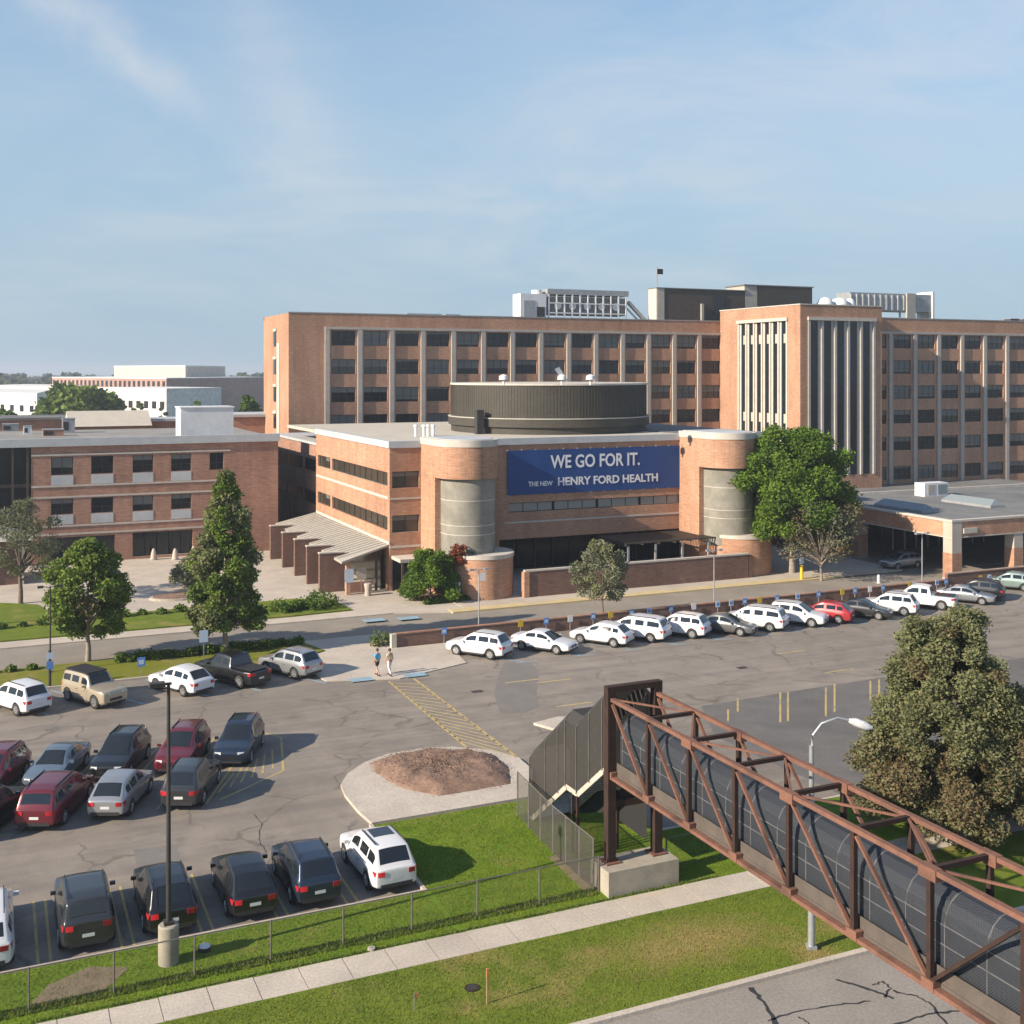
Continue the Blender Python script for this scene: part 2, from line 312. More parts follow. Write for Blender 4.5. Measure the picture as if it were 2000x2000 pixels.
# ------------------------------------------------------------------ building helpers
COL = sc.collection
def tag(o, label=None, cat=None, group=None, kind=None):
    if label and len(label.split()) > 16: print('LONG', label)
    if label: o['label'] = label
    if cat: o['category'] = cat
    if group: o['group'] = group
    if kind: o['kind'] = kind
    return o
def thing(name, label, cat, loc=(0, 0, 0), rz=0, group=None):
    o = bpy.data.objects.new(name, None); COL.objects.link(o); o.empty_display_size = .3
    o.location = loc; o.rotation_euler = (0, 0, rz)
    return tag(o, label, cat, group)
def link(name, me, parent=None, loc=(0, 0, 0), rz=0):
    o = bpy.data.objects.new(name, me); COL.objects.link(o); o.location = loc; o.rotation_euler = (0, 0, rz)
    if parent: o.parent = parent
    return o
class MB:
    def __init__(s): s.v = []; s.f = []; s.m = []; s.mats = []; s.sm = False
    def mi(s, mat):
        if mat not in s.mats: s.mats.append(mat)
        return s.mats.index(mat)
    def add(s, vs, fs, mat):
        k = len(s.v); s.v += [tuple(p) for p in vs]; i = s.mi(mat)
        for f in fs: s.f.append(tuple(k + a for a in f)); s.m.append(i)
        return s
    def box(s, x0, x1, y0, y1, z0, z1, mat):
        vs = [(x, y, z) for z in (z0, z1) for y in (y0, y1) for x in (x0, x1)]
        return s.add(vs, [(0, 2, 3, 1), (4, 5, 7, 6), (0, 1, 5, 4), (2, 6, 7, 3), (0, 4, 6, 2), (1, 3, 7, 5)], mat)
    def prism(s, poly, z0, z1, mat, side=None):
        a = sum(poly[i][0] * poly[(i + 1) % len(poly)][1] - poly[(i + 1) % len(poly)][0] * poly[i][1] for i in range(len(poly)))
        if a < 0: poly = poly[::-1]
        n = len(poly)
        vs = [(p[0], p[1], z0) for p in poly] + [(p[0], p[1], z1) for p in poly]
        s.add(vs, [tuple(range(n, 2 * n)), tuple(range(n - 1, -1, -1))], mat)
        return s.add(vs, [(i, (i + 1) % n, n + (i + 1) % n, n + i) for i in range(n)], side or mat)
    def bar(s, a, b, w, h, mat, up=(0, 0, 1)):
        a = Vector(a); b = Vector(b); d = (b - a).normalized(); u = Vector(up)
        if abs(d.dot(u)) > .99: u = Vector((1, 0, 0))
        r = d.cross(u).normalized(); u = r.cross(d)
        vs = [p + r * (sx * w / 2) + u * (sz * h / 2) for p in (a, b) for sx, sz in ((-1, -1), (1, -1), (1, 1), (-1, 1))]
        return s.add(vs, [(0, 1, 2, 3), (7, 6, 5, 4), (0, 4, 5, 1), (1, 5, 6, 2), (2, 6, 7, 3), (3, 7, 4, 0)], mat)
    def tube(s, pts, rad, mat, n=8, cap=True):
        pts = [Vector(p) for p in pts]; rad = rad if isinstance(rad, (list, tuple)) else [rad] * len(pts)
        vs = []; ref = Vector((0, 0, 1))
        for i, p in enumerate(pts):
            d = (pts[min(i + 1, len(pts) - 1)] - pts[max(i - 1, 0)]).normalized()
            u = ref if abs(d.dot(ref)) < .95 else Vector((1, 0, 0))
            r = d.cross(u).normalized(); q = r.cross(d)
            for k in range(n):
                a = 2 * math.pi * k / n; vs.append(p + (r * math.cos(a) + q * math.sin(a)) * rad[i])
        fs = [(i * n + k, i * n + (k + 1) % n, (i + 1) * n + (k + 1) % n, (i + 1) * n + k) for i in range(len(pts) - 1) for k in range(n)]
        if cap: fs += [tuple(range(n - 1, -1, -1)), tuple(range(len(vs) - n, len(vs)))]
        return s.add(vs, fs, mat)
    def quad(s, a, b, c, d, mat): return s.add([a, b, c, d], [(0, 1, 2, 3)], mat)
    def mesh(s, name, smooth=None):
        me = bpy.data.meshes.new(name); me.from_pydata(s.v, [], s.f)
        for mt in s.mats: me.materials.append(M[mt])
        me.polygons.foreach_set('material_index', s.m)
        bm = bmesh.new(); bm.from_mesh(me); bmesh.ops.recalc_face_normals(bm, faces=bm.faces); bm.to_mesh(me); bm.free()
        if smooth:
            me.polygons.foreach_set('use_smooth', [True] * len(me.polygons)); me.set_sharp_from_angle(angle=R(smooth))
        me.update(); return me
    def build(s, name, parent=None, world=True, smooth=None):
        if parent is not None and world:
            o = parent.location; s.v = [(p[0] - o.x, p[1] - o.y, p[2] - o.z) for p in s.v]
        return link(name, s.mesh(name, smooth), parent)
def struct(name, mb, parent=None, label=None, smooth=None):
    o = mb.build(name, parent, smooth=smooth)
    if parent is None: o['kind'] = 'structure'
    if label: o['label'] = label
    return o
def bx(name, parent, x0, x1, y0, y1, z0, z1, mat): return MB().box(x0, x1, y0, y1, z0, z1, mat).build(name, parent)
def copy_tree(o, parent=None):
    c = o.copy(); COL.objects.link(c); c.parent = parent
    for ch in list(o.children): copy_tree(ch, c)
    return c

def quads_mesh(name, cen, size, mats, mi, flat=.35):
    n = len(cen); a = RNG.normal(size=(n, 3)); a[:, 2] *= .6; a /= np.linalg.norm(a, axis=1)[:, None] + 1e-9
    b = RNG.normal(size=(n, 3)); b -= (a * b).sum(1)[:, None] * a; b /= np.linalg.norm(b, axis=1)[:, None] + 1e-9
    s = (size * RNG.uniform(.6, 1.3, n))[:, None]
    v = np.empty((n, 4, 3)); v[:, 0] = cen - a * s; v[:, 1] = cen + b * s * .62; v[:, 2] = cen + a * s; v[:, 3] = cen - b * s * .62
    me = bpy.data.meshes.new(name); me.vertices.add(4 * n); me.vertices.foreach_set('co', v.reshape(-1))
    me.loops.add(4 * n); me.loops.foreach_set('vertex_index', np.arange(4 * n, dtype=np.int32))
    me.polygons.add(n); me.polygons.foreach_set('loop_start', np.arange(0, 4 * n, 4, dtype=np.int32)); me.polygons.foreach_set('loop_total', np.full(n, 4, np.int32))
    for m_ in mats: me.materials.append(M[m_])
    me.polygons.foreach_set('material_index', mi.astype(np.int32)); me.update(calc_edges=True); return me
quads_mesh_ = quads_mesh
# ================================================================== SETTING
g = MB(); g.quad((-3000, -600, -.08), (6000, -600, -.08), (6000, 6000, -.08), (-3000, 6000, -.08), 'terrain'); struct('ground', g)
struct('parking_lot', MB().prism([(-70, 41.7), (15, 41.7), (15, 48.7), (26, 48.7), (26, 43), (160, 43), (160, 79.3), (-70, 79.3)], -.05, 0, 'asphalt'))
struct('street', MB().box(-120, 200, 12, 31.05, -.05, -.01, 'asphalt_street'))
struct('road', MB().prism([(-120, 84.1), (26.4, 84.1), (26.4, 79.45), (200, 79.45), (200, 88.6), (36, 88.6), (30, 90.5), (-120, 90.5)], -.05, .004, 'road'))
struct('kerb', MB().box(-120, 200, 31.05, 31.3, -.05, .12, 'concrete_light'))
lawn = MB()
lawn.box(-120, 200, 31.3, 36.5, -.05, .10, 'grass')
struct('lawn', lawn)
struct('lawn', MB().prism([(-70, 38), (200, 38), (200, 42.85), (26.15, 42.85), (26.15, 48.55), (15.15, 48.55), (15.15, 41.55), (-70, 41.55)], -.05, .10, 'grass_fresh'))
struct('kerb', MB().box(-70, 15.0, 41.55, 41.7, -.05, .13, 'concrete_light'))
struct('kerb', MB().box(15.0, 15.15, 41.55, 48.7, -.05, .13, 'concrete_light'))
struct('kerb', MB().box(26.15, 160, 42.85, 43, -.05, .13, 'concrete_light'))
struct('grass_strip', MB().prism([(-70, 78.2), (18.5, 78.2), (21.5, 80.5), (20.5, 83.9), (-70, 83.9)], -.05, .11, 'grass_dry'))
struct('kerb', MB().prism([(-70, 78.02), (18.6, 78.02), (18.5, 78.2), (-70, 78.2)], -.05, .14, 'concrete_light'))
struct('pavement', MB().prism([(18.6, 78.0), (19.5, 72.6), (24, 71.2), (29.5, 73.2), (30.3, 79.2), (26.4, 79.2), (26.4, 84.0), (20.6, 84.0), (21.6, 80.4)], -.05, .06, 'concrete_light'))
struct('plaza', MB().prism([(-60, 92.3), (36, 92.3), (36, 140), (-60, 140)], -.05, .05, 'concrete_light'))
struct('pavement', MB().box(36, 83, 89.25, 140, -.05, .12, 'concrete_light'))
struct('pavement', MB().box(83, 200, 88.6, 140, -.05, .05, 'road'))
kb = struct('kerb', MB().box(34.5, 74, 88.6, 89.9, -.05, .135, 'kerb_yellow'))
struct('pavement', MB().prism([(-60, 90.5), (30, 90.5), (36, 88.6), (36, 92.3), (-60, 92.3)], -.05, .10, 'concrete_light'))
struct('planting_bed', MB().prism([(-60, 93.1), (22, 92.6), (27.2, 93), (27, 96), (24, 99.5), (-60, 97.6)], -.05, .16, 'grass'))
struct('lawn', MB().prism([(-60, 99.5), (3.2, 99.5), (4.2, 102), (3.4, 106), (-2, 110), (-60, 112)], -.05, .14, 'grass'))
struct('planting_bed', MB().prism([(35.5, 92.6), (38, 92.5), (38, 99.8), (33.2, 99.8), (33.6, 95)], -.05, .15, 'mulch'))
# sidewalk slabs, one by one
sw = MB().box(-120, 200, 36.5, 38.0, -.05, .06, 'concrete'); swo = struct('sidewalk', sw)
slab_me = MB().box(-.735, .735, -.74, .74, 0, .035, 'concrete_light').mesh('slab')
for i in range(48):
    o = link('slab', slab_me, swo, (-8 + i * 1.5, 37.25, .065 + random.uniform(-.008, .008))); o.rotation_euler = (random.uniform(-.004, .004), random.uniform(-.004, .004), 0)
# raised end island with mulch mound
isl = [(15.15, 48.75), (15.0, 50.4), (15.0, 52.5), (15.2, 53.9), (15.9, 55.2), (17.2, 56.5), (18.6, 57.2), (20.5, 57.3), (22.1, 56.9), (23.7, 55.6), (24.6, 53.9), (24.5, 52.0), (22.9, 48.75)]
iso = struct('traffic_island', MB().prism(isl, -.05, .14, 'concrete_light'))
mul = [(17.4, 56.2), (18.8, 56.75), (20.6, 56.7), (22.6, 55.9), (23.6, 54.7), (23.5, 52.6), (22.7, 50.6), (20.9, 50.5), (19.0, 50.5), (17.8, 52.0), (17.4, 53.4), (17.2, 55)]
import mathutils
mm_ = MB(); nr = 16; cx = sum(p[0] for p in mul) / 12; cy = sum(p[1] for p in mul) / 12
N_ = 72; ring = []
for k in range(N_):
    t = k * 12 / N_; i = int(t); f = t - i; a, b = mul[i], mul[(i + 1) % 12]; ring.append((a[0] * (1 - f) + b[0] * f, a[1] * (1 - f) + b[1] * f))
vv = []
for r_ in range(nr):
    q = 1 - r_ / nr
    for k in range(N_):
        x = cx + (ring[k][0] - cx) * q; y = cy + (ring[k][1] - cy) * q
        nz = mathutils.noise.fractal(Vector((x * 1.6, y * 1.6, 0)), .8, 2.2, 5)
        vv.append((x, y, .13 + .42 * min(1, (1 - q) * 3.2) ** .7 + nz * .13 * min(1, (1 - q) * 6)))
vv.append((cx, cy, .6))
ff = [(r_ * N_ + k, r_ * N_ + (k + 1) % N_, (r_ + 1) * N_ + (k + 1) % N_, (r_ + 1) * N_ + k) for r_ in range(nr - 1) for k in range(N_)]
ff += [((nr - 1) * N_ + k, (nr - 1) * N_ + (k + 1) % N_, nr * N_) for k in range(N_)]
vch = np.array([v_ for v_ in vv[:-1]]); kc = 3600; ia = RNG.integers(0, len(vch), kc); cp = vch[ia] + RNG.normal(size=(kc, 3)) * np.array([.16, .16, .012]) + np.array([0, 0, .03])
M_ch = link('mulch_chips', quads_mesh_('mulch_chips', cp, .036, ['mulch', 'mulch_dark', 'mulch_pale'], RNG.integers(0, 3, kc))); M_ch['kind'] = 'stuff'
mm_.add(vv, ff, 'mulch'); tag(mm_.build('mulch_mound', smooth=80), kind='stuff')
struct('traffic_island', MB().prism([(27.8, 58.9), (28.5, 57.2), (30.4, 57.0), (31.2, 58.6), (29.6, 59.4)], -.05, .13, 'concrete_light'))
# darker resurfaced asphalt and stains
struct('asphalt_patch', MB().prism([(36.5, 43.1), (150, 43.1), (150, 58.8), (52, 58.7), (43.7, 58.4), (38.5, 58.1), (36, 53)], 0, .004, 'asphalt_patch'))
struct('asphalt_patch', MB().prism([(26.9, 61.6), (28.3, 61.2), (29.6, 62.0), (30.6, 64.4), (32.3, 67.6), (33.2, 69.6), (33.6, 71.9), (31.9, 72.3), (30.9, 70.6), (29.6, 68.3), (28.2, 65.4)], 0, .004, 'asphalt_stain'))
struct('asphalt_patch', MB().prism([(5.2, 46.6), (6.9, 46.5), (7.0, 50.2), (5.3, 50.4)], 0, .004, 'asphalt_stain'))
# painted lines
def strip(mb, a, b, wd, z=.006, mat='paint_yellow'):
    a = Vector((*a, 0)); b = Vector((*b, 0)); d = (b - a).normalized(); n = Vector((-d.y, d.x, 0)) * wd / 2
    mb.add([(p.x, p.y, z) for p in (a - n, b - n, b + n, a + n)], [(0, 1, 2, 3)], mat)
ln = MB()
for u in (-1.1, 1.55, 4.25, 6.95, 9.65, 12.3):
    for d in (-.2, .2): strip(ln, (u + d, 42.0), (u + d, 47.0), .10)
s24 = math.tan(R(24.2))
for k in range(-3, 5):
    u = 3.4 + 2.85 * k
    if u > 10: continue
    for d in (-.18, .18): strip(ln, (u - 4.8 * s24 + d, 54.6), (u + 4.8 * s24 + d, 64.2), .10)
strip(ln, (8.9, 54.3), (13.3, 64.2), .12); strip(ln, (13.3, 64.2), (14.3, 62.6), .12); strip(ln, (9.6, 54.6), (13.2, 57.3), .12)
strip(ln, (13.2, 57.3), (14.3, 62.6), .12)
for k in range(6): strip(ln, (9.7 + .62 * k, 55.6 + .45 * k), (10.9 + .5 * k, 58.0 + .55 * k), .10)
for pa, ya, yb in ((1422, 1386, 1410), (1441, 1364, 1390), (1524, 1353, 1411), (1539, 1352, 1409), (1613, 1343, 1399), (1630, 1336, 1391), (1700, 1330, 1368), (1717, 1327, 1362)):
    strip(ln, P(pa, ya), P(pa, yb), .12, .011)
for px, py in ((1082, 1038 * 0 + 1330), (1120, 1376), (1545, 1274), (1640, 1310), (1020, 1330)):
    u, v = P(px, py); strip(ln, (u - 1.2, v), (u + 1.2, v), .16)
struct('stall_markings', ln)
for (u_, v_) in ((14.3, 47.6), (27.5, 66.5), (46, 64.5)):
    struct('storm_drain', MB().box(u_ - .35, u_ + .35, v_ - .25, v_ + .25, 0, .007, 'rust_dark').box(u_ - .27, u_ + .27, v_ - .17, v_ + .17, .0071, .0075, 'dark_frame'))
bl = MB()
def rotv(a): return (-math.sin(a), math.cos(a))
for u in (2.9, 6.3, 8.2, 12.1, 15.2, 19.4):
    dx, dy = rotv(R(29)); strip(bl, (u, 72.2), (u + dx * 6.4, 72.2 + dy * 6.4), .14, mat='paint_blue')
for u in (33.2, 37.6, 41.7, 45.6, 49.3, 52.7, 55.9, 59.0, 62.2, 66.0):
    dx, dy = rotv(R(35)); strip(bl, (u, 72.0), (u + dx * 7.6, 72.0 + dy * 7.6), .14, mat='paint_blue')
    strip(bl, (u - .6, 72.0), (u + 1.0, 71.8), .12, mat='paint_blue')
for (px, py, s_) in ((705, 1327, .9), (810, 1318, .9)): 
    u, v = P(px, py, .06); strip(bl, (u - s_ / 1.2, v), (u + s_ / 1.2, v), .9, .068, 'paint_blue')
for px, py in ((797, 1208), (730, 1212)):
    u, v = P(px, py, .1); strip(bl, (u - .9, v), (u + .9, v), 1.0, .14, 'paint_blue')
struct('blue_markings', bl)
xw = MB()
A0, A1, B0, B1 = (23.2, 71.0), (24.9, 71.0), (22.9, 56.9), (24.7, 54.0)
strip(xw, A0, B0, .16); strip(xw, A1, B1, .16)
for k in range(17):
    f = (k + .5) / 18; 
    y0 = A0[1] + (B0[1] - A0[1]) * f; y1 = A1[1] + (B1[1] - A1[1]) * min(1, f + .06)
    strip(xw, (A0[0] + (B0[0] - A0[0]) * f, y0), (A1[0] + (B1[0] - A1[0]) * min(1, f + .06), y1), .11)
struct('crosswalk_markings', xw)
# tar-sealed cracks on the street, each a ribbon
def seam(pts, wd):
    mb = MB(); q = []
    for i in range(len(pts) - 1):
        a, b = pts[i], pts[i + 1]
        for k in range(5):
            f = k / 5; q.append((a[0] + (b[0] - a[0]) * f + random.uniform(-.05, .05), a[1] + (b[1] - a[1]) * f + random.uniform(-.05, .05)))
    q.append(pts[-1])
    L_, R_ = [], []
    for i, p in enumerate(q):
        a = q[max(0, i - 1)]; b = q[min(len(q) - 1, i + 1)]; d = Vector((b[0] - a[0], b[1] - a[1])).normalized(); w_ = wd * random.uniform(.5, 1.25)
        L_.append((p[0] - d.y * w_, p[1] + d.x * w_, -.004)); R_.append((p[0] + d.y * w_, p[1] - d.x * w_, -.004))
    n = len(q); mb.add(L_ + R_, [(i, i + 1, n + i + 1, n + i) for i in range(n - 1)], 'tar'); return mb
S = lambda *p: [P(a, b) for a, b in p]
for pts, wd in ((S((1466, 1928), (1490, 1955), (1520, 2005), (1535, 2060)), .09), (S((1500, 1992), (1560, 1975), (1640, 1962), (1700, 1955)), .035),
                (S((1633, 1912), (1665, 1922), (1710, 1935), (1745, 1950)), .06), (S((1705, 1925), (1725, 1915), (1740, 1930), (1728, 1948)), .04),
                (S((1745, 1935), (1790, 1945), (1820, 1960), (1850, 2000)), .05), (S((1720, 2010), (1780, 1990), (1830, 1978), (1880, 1972)), .05),
                (S((1560, 1985), (1580, 1995), (1600, 2050)), .03)):
    seam(pts, wd).build('tar_seam')['kind'] = 'structure'
for pts, wd in ((S((495, 1590), (510, 1610), (505, 1640), (520, 1665)), .016), (S((480, 1700), (520, 1690), (560, 1640)), .010)):
    s_ = seam(pts, wd); s_.v = [(a, b, .008) for a, b, c in s_.v]; s_.build('tar_seam')['kind'] = 'structure'

# ------------------------------------------------------------------ vegetation
def crown_pts(clumps, n, shell=.55):
    c = np.array(clumps); vol = c[:, 3] ** 2; idx = RNG.choice(len(c), n, p=vol / vol.sum())
    d = RNG.normal(size=(n, 3)); d /= np.linalg.norm(d, axis=1)[:, None]
    r = RNG.uniform(shell ** 3, 1, n) ** (1 / 3)
    r = r * (1 + .16 * RNG.normal(size=n))
    return c[idx, :3] + d * (r * c[idx, 3])[:, None] * np.array([1, 1, .8]), idx
def profile_clumps(h0, h1, prof, nk, rk, lean=0):
    out_ = []
    for i in range(nk):
        t = ((i + .5) / nk + random.uniform(-.03, .03)); t = min(.98, max(.02, t)); a = i * 2.399 + random.uniform(-.5, .5)
        rr = prof(t); rc = rk * random.uniform(.7, 1.25) * (.55 + .45 * rr / max(prof(x / 10) for x in range(1, 10)))
        q = max(0, rr - rc * .7) * (random.uniform(.25, 1) ** .5)
        out_.append((math.cos(a) * q + lean * t, math.sin(a) * q, h0 + (h1 - h0) * t, rc))
    return out_
def tree(name, label, loc, h, trunk_h, clumps, n, leaf_size, mats, group=None, tr=.16, wts=None, bark='bark', limbs=7, cat='tree', z=0.1, low=None, shell=.5):
    t = thing(name, label, cat, (loc[0], loc[1], z), 0, group)
    pts, idx = crown_pts(clumps, n, shell)
    k = len(mats); wts = wts or [1 / k] * k
    cm = RNG.choice(k, len(clumps), p=wts); mi = cm[idx]; flip = RNG.random(n) < .25; mi = np.where(flip, RNG.choice(k, n, p=wts), mi)
    if low: mi = np.where((pts[:, 2] < low[1] + RNG.normal(size=n) * .8) & (RNG.random(n) < .5), mats.index(low[0]), mi)
    link('crown', quads_mesh('crown', pts, leaf_size, mats, mi), t)
    mb = MB(); top = (trunk_h + h) / 2
    mb.tube([(0, 0, -.1), (.03, 0, trunk_h * .5), (-.03, .04, trunk_h), (0, 0, top)], [tr * 1.25, tr, tr * .8, tr * .3], bark, 8)
    cl = sorted(clumps, key=lambda c: -c[3])[:limbs]
    for c in cl:
        z0 = trunk_h * .75 + (min(c[2], top) - trunk_h * .75) * .35
        mb.tube([(0, 0, z0), (c[0] * .45, c[1] * .45, (z0 + c[2]) / 2 + .1), (c[0] * .85, c[1] * .85, c[2])], [tr * .5, tr * .3, tr * .1], bark, 6)
    mb.build('trunk', t, world=False, smooth=60)
    return t
# ------------------------------------------------------------------ windows
def window_mesh(w_, h_, blind=0, mull=2, rail=.4, glass='glass', dpt=.10):
    mb = MB(); f = .06
    mb.box(0, w_, .06, .09, 0, h_, glass)
    if blind: mb.box(f, w_ - f, .045, .058, h_ * (1 - blind), h_ - f, 'blind')
    mb.box(0, w_, 0, dpt, 0, f, 'dark_frame').box(0, w_, 0, dpt, h_ - f, h_, 'dark_frame').box(0, f, 0, dpt, f, h_ - f, 'dark_frame').box(w_ - f, w_, 0, dpt, f, h_ - f, 'dark_frame')
    for k in range(1, mull): 
        x = w_ * k / mull; mb.box(x - f / 2, x + f / 2, .02, .075, f, h_ - f, 'dark_frame')
    if rail: mb.box(f, w_ - f, .025, .072, h_ * rail - .025, h_ * rail + .025, 'dark_frame')
    return mb.mesh('window')
def wall_with_openings(mb, x0, x1, y, z0, z1, ops, mat, depth=.3, axis='x', sgn=1):
    """wall plate of thickness depth behind plane y, with rectangular openings ops=(a0,a1,b0,b1)"""
    xs = sorted({x0, x1, *[o[0] for o in ops], *[o[1] for o in ops]}); zs = sorted({z0, z1, *[o[2] for o in ops], *[o[3] for o in ops]})
    for j in range(len(zs) - 1):
        run = None
        for i in range(len(xs)):
            inside = i == len(xs) - 1 or any(o[0] <= xs[i] + 1e-6 and o[1] >= xs[i + 1] - 1e-6 and o[2] <= zs[j] + 1e-6 and o[3] >= zs[j + 1] - 1e-6 for o in ops)
            if not inside and run is None: run = xs[i]
            if inside and run is not None:
                if axis == 'x': mb.box(run, xs[i], y, y + depth * sgn, zs[j], zs[j + 1], mat)
                else: mb.box(y, y + depth * sgn, run, xs[i], zs[j], zs[j + 1], mat)
                run = None

# ================================================================== BIG REAR HOSPITAL BLOCK
SILL = [23.6, 19.6, 15.65, 11.8, 7.6, 3.0]; WH = 2.1
VM, VR, VT = 157.0, 140.0, 136.5
main = thing('hospital_block', 'long brick hospital block with stone pilasters behind the round drum, left of the tower', 'building', (37, VM, 0))
mpil = [42.3 + i * 4.713 for i in range(15)]; mpil[-1] = 108.3
mats_w = [window_mesh(3.48, WH, b, 3, .38, gl) for b, gl in ((0, 'glass'), (.35, 'glass'), (.6, 'glass'), (.22, 'glass_haze'), (.85, 'glass'), (.15, 'glass'), (.5, 'glass_tint'), (.28, 'glass_mid'))]
WCH = [0, 0, 0, 1, 1, 2, 4, 5, 6, 7, 7]
def bay_wing(parent, pil, v, ztop, x0, x1, back, pw=.66):
    b = MB(); ops = []
    for i in range(len(pil) - 1):
        for s_ in SILL:
            c = (pil[i] + pil[i + 1]) / 2; ops.append((c - 1.74, c + 1.74, s_, s_ + WH))
            o = link('window', mats_w[random.choice(WCH)], parent, (c - 1.74 - parent.location.x, v + .14 - parent.location.y, s_))
            st = MB().box(c - 1.7, c + 1.7, v - .06, v + .1, s_ - .16, s_ - .003, 'stone')
    wall_with_openings(b, x0, x1, v, 0, ztop, ops, 'brick', .35)
    b.box(x0, x1, v + .35, back, 0, ztop - .5, 'brick')
    b.box(x0, x0 + .35, v + .35, back, ztop - .5, ztop, 'brick').box(x1 - .35, x1, v + .35, back, ztop - .5, ztop, 'brick').box(x0, x1, back - .35, back, ztop - .499, ztop + .001, 'brick')
    b.build('wall', parent)
    bx('roof', parent, x0 + .36, x1 - .36, v + .36, back - .36, ztop - .49, ztop - .42, 'roof_gray')
    c = MB(); c.box(x0 - .06, x1 + .06, v - .07, v + .42, ztop + .002, ztop + .14, 'gray_metal'); c.build('coping', parent)
    for p in pil:
        bx('pilaster', parent, p - pw / 2, p + pw / 2, v - .24, v - .002, 1.0, 25.85, 'fin_stone')
    bx('lintel_band', parent, pil[0] - pw / 2, pil[-1] + pw / 2, v - .26, v - .004, 25.86, 26.2, 'fin_stone')
    return b
bay_wing(main, mpil, VM, 28.05, 36.9, 109.0, 173.0)
# end wall slit windows with stone surrounds
slit = MB()
for s_ in SILL:
    bx('window', main, 36.80, 36.88, 164.6, 166.0, s_, s_ + 2.1, 'glass')
    bx('sill', main, 36.74, 36.89, 164.3, 166.3, s_ + 2.12, s_ + 2.5, 'stone')
bx('stone_panel', main, 36.84, 36.895, 162.6, 164.2, 10, 24.0, 'stone')
for s_, d_ in (((57.8, 63.5), 1.0), ((64.2, 66.6), .9)):
    bx('roof_vent', main, s_[0], s_[1], 168, 170, 27.7, 28.9, 'gray_metal')
tower = thing('hospital_tower', 'tallest brick tower with white vertical fins and dark glass strips', 'building', (107.6, VT, 0))
TX0, TX1, TZ = 107.6, 122.9, 29.75
b = MB()
fz0, fz1 = 4.5, 27.5
wall_with_openings(b, TX0, TX1, VT, 0, TZ, [(109.2, 121.4, fz0, fz1)], 'brick', .4)
wall_with_openings(b, VT + .4, 156.9, TX0, 0, TZ, [(139.6, 151.8, fz0, fz1)], 'brick', .4, 'y')
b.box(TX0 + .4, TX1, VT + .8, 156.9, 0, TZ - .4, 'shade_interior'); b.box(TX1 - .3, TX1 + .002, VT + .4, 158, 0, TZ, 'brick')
b.build('wall', tower)
bx('roof', tower, TX0 + .41, TX1 - .31, VT + .41, 156.8, TZ - .39, TZ - .33, 'roof_gray')
MB().box(TX0 - .08, TX1 + .08, VT - .08, 157, TZ + .002, TZ + .16, 'stone').build('coping', tower)
nf = 6
for i in range(nf):   # front fins
    x = 109.2 + (121.4 - 109.2) * i / (nf - 1)
    bx('fin', tower, x - .2, x + .2, VT - .12, VT + .35, fz0, fz1, 'fin_stone')
for i in range(nf - 1):
    x0 = 109.2 + 12.2 * i / 5 + .23; x1 = 109.2 + 12.2 * (i + 1) / 5 - .23
    for s_ in range(6):
        z0 = 4.5 + s_ * 3.83
        bx('window', tower, x0, x0 + (x1 - x0) * .74, VT + .2, VT + .36, z0, z0 + 2.7, 'glass'); bx('spandrel', tower, x0, x0 + (x1 - x0) * .74, VT + .18, VT + .36, z0 + 2.71, z0 + 3.82, 'glass')
    bx('panel', tower, x0 + (x1 - x0) * .75, x1, VT + .1, VT + .36, fz0, fz1, 'fin_stone')
bx('lintel_band', tower, 108.9, 121.7, VT - .3, VT - .003, fz1 + .01, fz1 + .5, 'stone')
for i in range(7):
    y = 139.6 + 12.2 * i / 6
    bx('fin', tower, TX0 - .1, TX0 + .3, y - .17, y + .17, fz0, fz1, 'stone')
    if i < 6:
        bx('window', tower, TX0 + .2, TX0 + .36, y + .18, y + 1.45, fz0, fz1, 'glass')
        bx('panel', tower, TX0 + .1, TX0 + .3, y + 1.46, y + 1.86, fz0, fz1, 'stone')
        for s_ in (1, 4): bx('panel', tower, TX0 + .15, TX0 + .199, y + .18, y + 1.0, 6.2 + 4 * s_ + 2, 7.6 + 4 * s_ + 2, 'concrete_light')
bx('lintel_band', tower, TX0 - .3, TX0 - .003, 139.3, 152.1, fz1 + .01, fz1 + .5, 'stone')
right = thing('hospital_wing', 'brick hospital wing with stone pilasters to the right of the fin tower', 'building', (123, VR, 0))
bay_wing(right, [127.7 + 4.95 * i - 4.95 for i in range(14)], VR, 28.25, 122.95, 190, 158)
# rooftop plant
def plant(name, label, x0, x1, y0, y1, z0, z1, mat, bars=0, solid=True, cat='rooftop plant'):
    t = thing(name, label, cat, (x0, y0, z0))
    if solid: bx('casing', t, x0, x1, y0, y1, z0, z1, mat)
    return t
zr = 27.63
t = plant('cooling_unit', 'long white framed cooling unit on the roof left of the dark penthouse', 81, 96.5, 168, 172, zr, 32.6, 'gray_metal', solid=False)
bx('casing', t, 82.4, 96.5, 168.4, 171.6, zr + 1.6, 32.2, 'roof_gray'); bx('roof', t, 81.9, 97, 168.1, 172.1, 32.5, 33.4, 'gray_metal')
for x in np.linspace(82, 96.4, 11): bx('post', t, x, x + .22, 168.05, 168.3, zr, 32.5, 'white_metal')
for z in (29.4, 31.0): bx('rail', t, 82.3, 96.3, 168.0, 168.04, z, z + .2, 'white_metal')
for x in (83, 85.7, 88.4, 91.1, 93.8): MB().tube([(x + .8, 168.3, 30.7), (x + .8, 168.2, 30.7)], .65, 'white_metal', 14).build('fan', t)
t = plant('cooling_tower', 'bright white boxy cooling tower at the left end of the long rooftop unit', 77, 81.6, 168, 171, zr, 32.5, 'white_metal')
